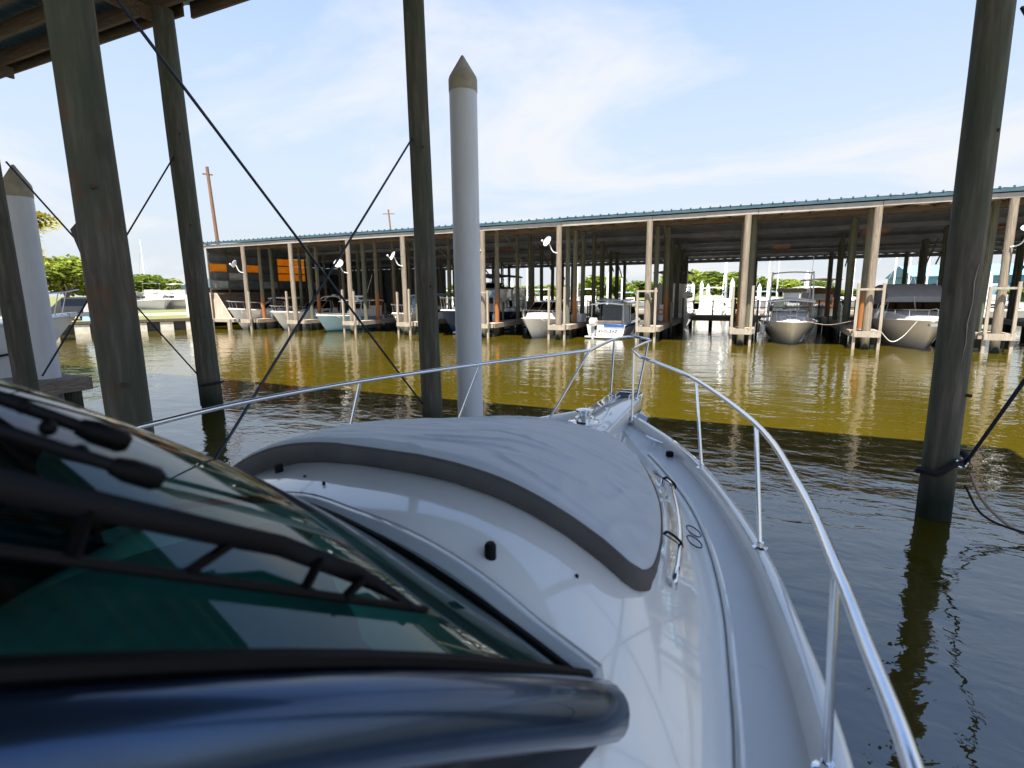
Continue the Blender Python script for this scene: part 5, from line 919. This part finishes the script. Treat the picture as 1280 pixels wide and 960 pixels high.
# utility poles
for px, top, dist, lab, r in ((276, 210, 62, 'tall leaning utility pole behind the shed end', 0.2), (491, 262, 95, 'utility pole with crossarm behind the shed roof', 0.17)):
    p = on_ground(px + 8, 380, dist); zt = hgt(px, top, dist); q = on_ground(px, 380, dist); t_ = thing('utility_pole', (p.x, p.y, 0), lab, 'utility pole'); part('shaft', MB().tube([(p.x, p.y, -0.5), (q.x, q.y, zt)], [r, r * 0.75], 9), M['utility_wood'], t_); e = Vector((q.x, q.y, zt - 0.7)); part('crossarm', MB().beam(e - Vector((0.9 if r < 0.19 else 0.2, 0.4, 0)), e + Vector((0.9 if r < 0.19 else 0.2, 0.4, 0)), 0.12, 0.12), M['utility_wood'], t_, False)
# yachts behind the left bank on their own basin
q0, q1, q2, q3 = on_ground(150, 380, 78), on_ground(252, 380, 78), on_ground(252, 380, 125), on_ground(130, 380, 125)
structure('basin_water', MB().add([Vector((v.x, v.y, GZ + 0.004)) for v in (q0, q1, q2, q3)], [(0, 1, 2, 3)]), M['water'])
def yacht(px, dist, L_, lab, rz, zoff=0, mast=0, name='motor_yacht', cat='yacht', group=None, simple_=False):
    c = on_ground(px, 380, dist); c.z = zoff; b = Boat(0, 0, L_, L_ * 0.28, 1.5, 1.2, 'gel_white', lab, cat, name=name, group=group)
    if mast:
        b.cab('cabin', [(0.3, 0.6, 1.25, 0.5, 1.5), (0.75, 0.9, 1.2, 0.75, 1.75)], 'gel_white'); b.win(0.4, 0.7, 0.4, 0.75, 'dark_void'); b.bar([b.p(0.4, 0, 1.3), b.p(0.4, 0, mast)], 0.075, 'mast', 'white_paint', False); b.bar([b.p(0.4, 0, 2.4), b.p(0.85, 0, 2.4)], 0.09, 'boom', 'canvas_sky', False); b.bar([b.p(0.0, 0, 1.5), b.p(0.4, 0, mast * 0.98)], 0.014, 'forestay', 'alu', False); b.bar([b.p(1, 0, 1.3), b.p(0.4, 0, mast * 0.98)], 0.014, 'backstay', 'alu', False)
    else:
        b.cab('deckhouse', [(0.2, 0.6, 1.3, 0.4, 1.6), (0.35, 1.1, 1.2, 0.95, 2.1), (0.8, 1.25, 1.2, 1.1, 2.2)], 'gel_white'); b.win(0.36, 0.75, 0.4, 0.8, 'dark_void'); b.cab('flybridge', [(0.4, 0.9, 2.2, 0.95, 2.7), (0.75, 1.05, 2.2, 1.1, 2.7)], 'gel_white'); b.top(0.42, 0.75, 1.0, 3.6, 'gel_white', [(0.45, 2.6), (0.72, 2.6)]); b.rail(h=0.5, nst=4)
    b.t.location = c; b.t.rotation_euler.z = rz
    if zoff <= 0 and not mast: b.t.scale = (0.9, 0.9, 0.85)
    for ch_ in b.t.children: pass
    return b
for px, dist, L_, rz, lab in ((190, 88, 14, R(70), 'white motor yacht moored behind the grassy bank'), (222, 95, 15, R(75), 'white motor yacht with dark windows near the white hut'), (160, 96, 13, R(65), 'white motor yacht under the bank trees')):
    yacht(px, dist, L_, lab, rz, GZ - 0.25, group='yachts behind the left bank')
yacht(183, 108, 11, 'white sailboat with tall bare mast behind the left bank', R(70), GZ - 0.25, hgt(183, 305, 108), 'sailboat', 'sailboat')
# marina seen through the shed
for i, (px, dist, rz, m_) in enumerate(((630, 70, 20, 8.5), (662, 74, 0, 9), (720, 72, 30, 8.7), (775, 70, -20, 8.8), (905, 62, 180, 8.4), (955, 72, 20, 8.8), (1062, 70, 0, 9), (1106, 66, 30, 8.6), (1126, 72, 20, 9), (1150, 70, 10, 8.8), (968, 70, 10, 8.8), (1205, 66, 10, 8.8), (845, 72, 30, 9))):
    yacht(px, dist, 8.5, 'white sailboat with bare mast moored beyond the shed', R(rz), 0, m_, 'sailboat', 'sailboat', 'sailboats beyond the shed')
for px, dist, rz in ((832, 64, 10), (893, 56, 178), (1190, 66, 60), (1240, 56, 70), (735, 62, 20), (680, 62, 60), (560, 66, 80), (645, 72, 50), (1015, 68, 40), (1130, 66, 20)):
    yacht(px, dist, 9.5, 'white motor boat moored beyond the shed', R(rz), -0.2, 0, 'motor_yacht', 'boat', 'motor boats beyond the shed')
wpm = MB().lathe((0, 0, 0), [(0.2, -1.5), (0.2, 3.6), (0.02, 4.1)], 14).mesh('marina_pole', M['pole_white'])
for px, dist, h_ in ((640, 62, 1), (715, 60, .95), (760, 58, 1.1), (778, 60, 1.1), (865, 60, .85), (884, 58, .8), (914, 52, .9), (960, 53, .9), (1006, 56, 1.05), (1172, 54, .9), (1232, 52, .95), (876, 66, 0.9), (948, 64, 0.8)):
    p = on_ground(px, 380, dist); o = inst('white_pole', wpm, (p.x, p.y, 0)); o.scale.z = h_; tag(o, 'slim white pointed marina pole beyond the shed', 'pole', 'white marina poles beyond the shed')
fd = thing('floating_dock', (0, 60, 0.4), 'long pale dock among boats beyond the shed', 'dock')
part('deck', MB().mm((-40, 60.5, 0.2), (60, 62, 0.55)), M['dock_pale'], fd, False)
for x in range(-38, 60, 5): part('pier', MB().mm((x - 0.1, 60.4, -1), (x + 0.1, 60.6, 0.5)), M['pile_dark'], fd, False)
# blue warehouse
p = on_ground(1235, 380, 96); wh = thing('warehouse', (p.x, p.y + 4, GZ), 'blue metal warehouse beyond the right end of the shed', 'building'); zt = hgt(1270, 343, 94)
part('wall', MB().mm((p.x - 9, p.y - 3, GZ - 0.1), (p.x + 25, p.y + 14, zt)), M['blue_wall'], wh, False); part('roof', MB().add([(p.x - 9.4, p.y - 3.4, zt - 0.05), (p.x + 25.4, p.y - 3.4, zt - 0.05), (p.x + 25.4, p.y + 14.4, zt - 0.05), (p.x - 9.4, p.y + 14.4, zt - 0.05), (p.x - 9.4, p.y + 5, zt + 1.6), (p.x + 25.4, p.y + 5, zt + 1.6)], [(0, 1, 5, 4), (2, 3, 4, 5), (3, 0, 4), (1, 2, 5), (3, 2, 1, 0)]), M['blue_wall'], wh, False)
for i in range(6): part('window', MB().mm((p.x - 7 + i * 4, p.y - 3.06, 2.2), (p.x - 5.4 + i * 4, p.y - 3.01, 3.2)), M['dark_void'], wh, False)
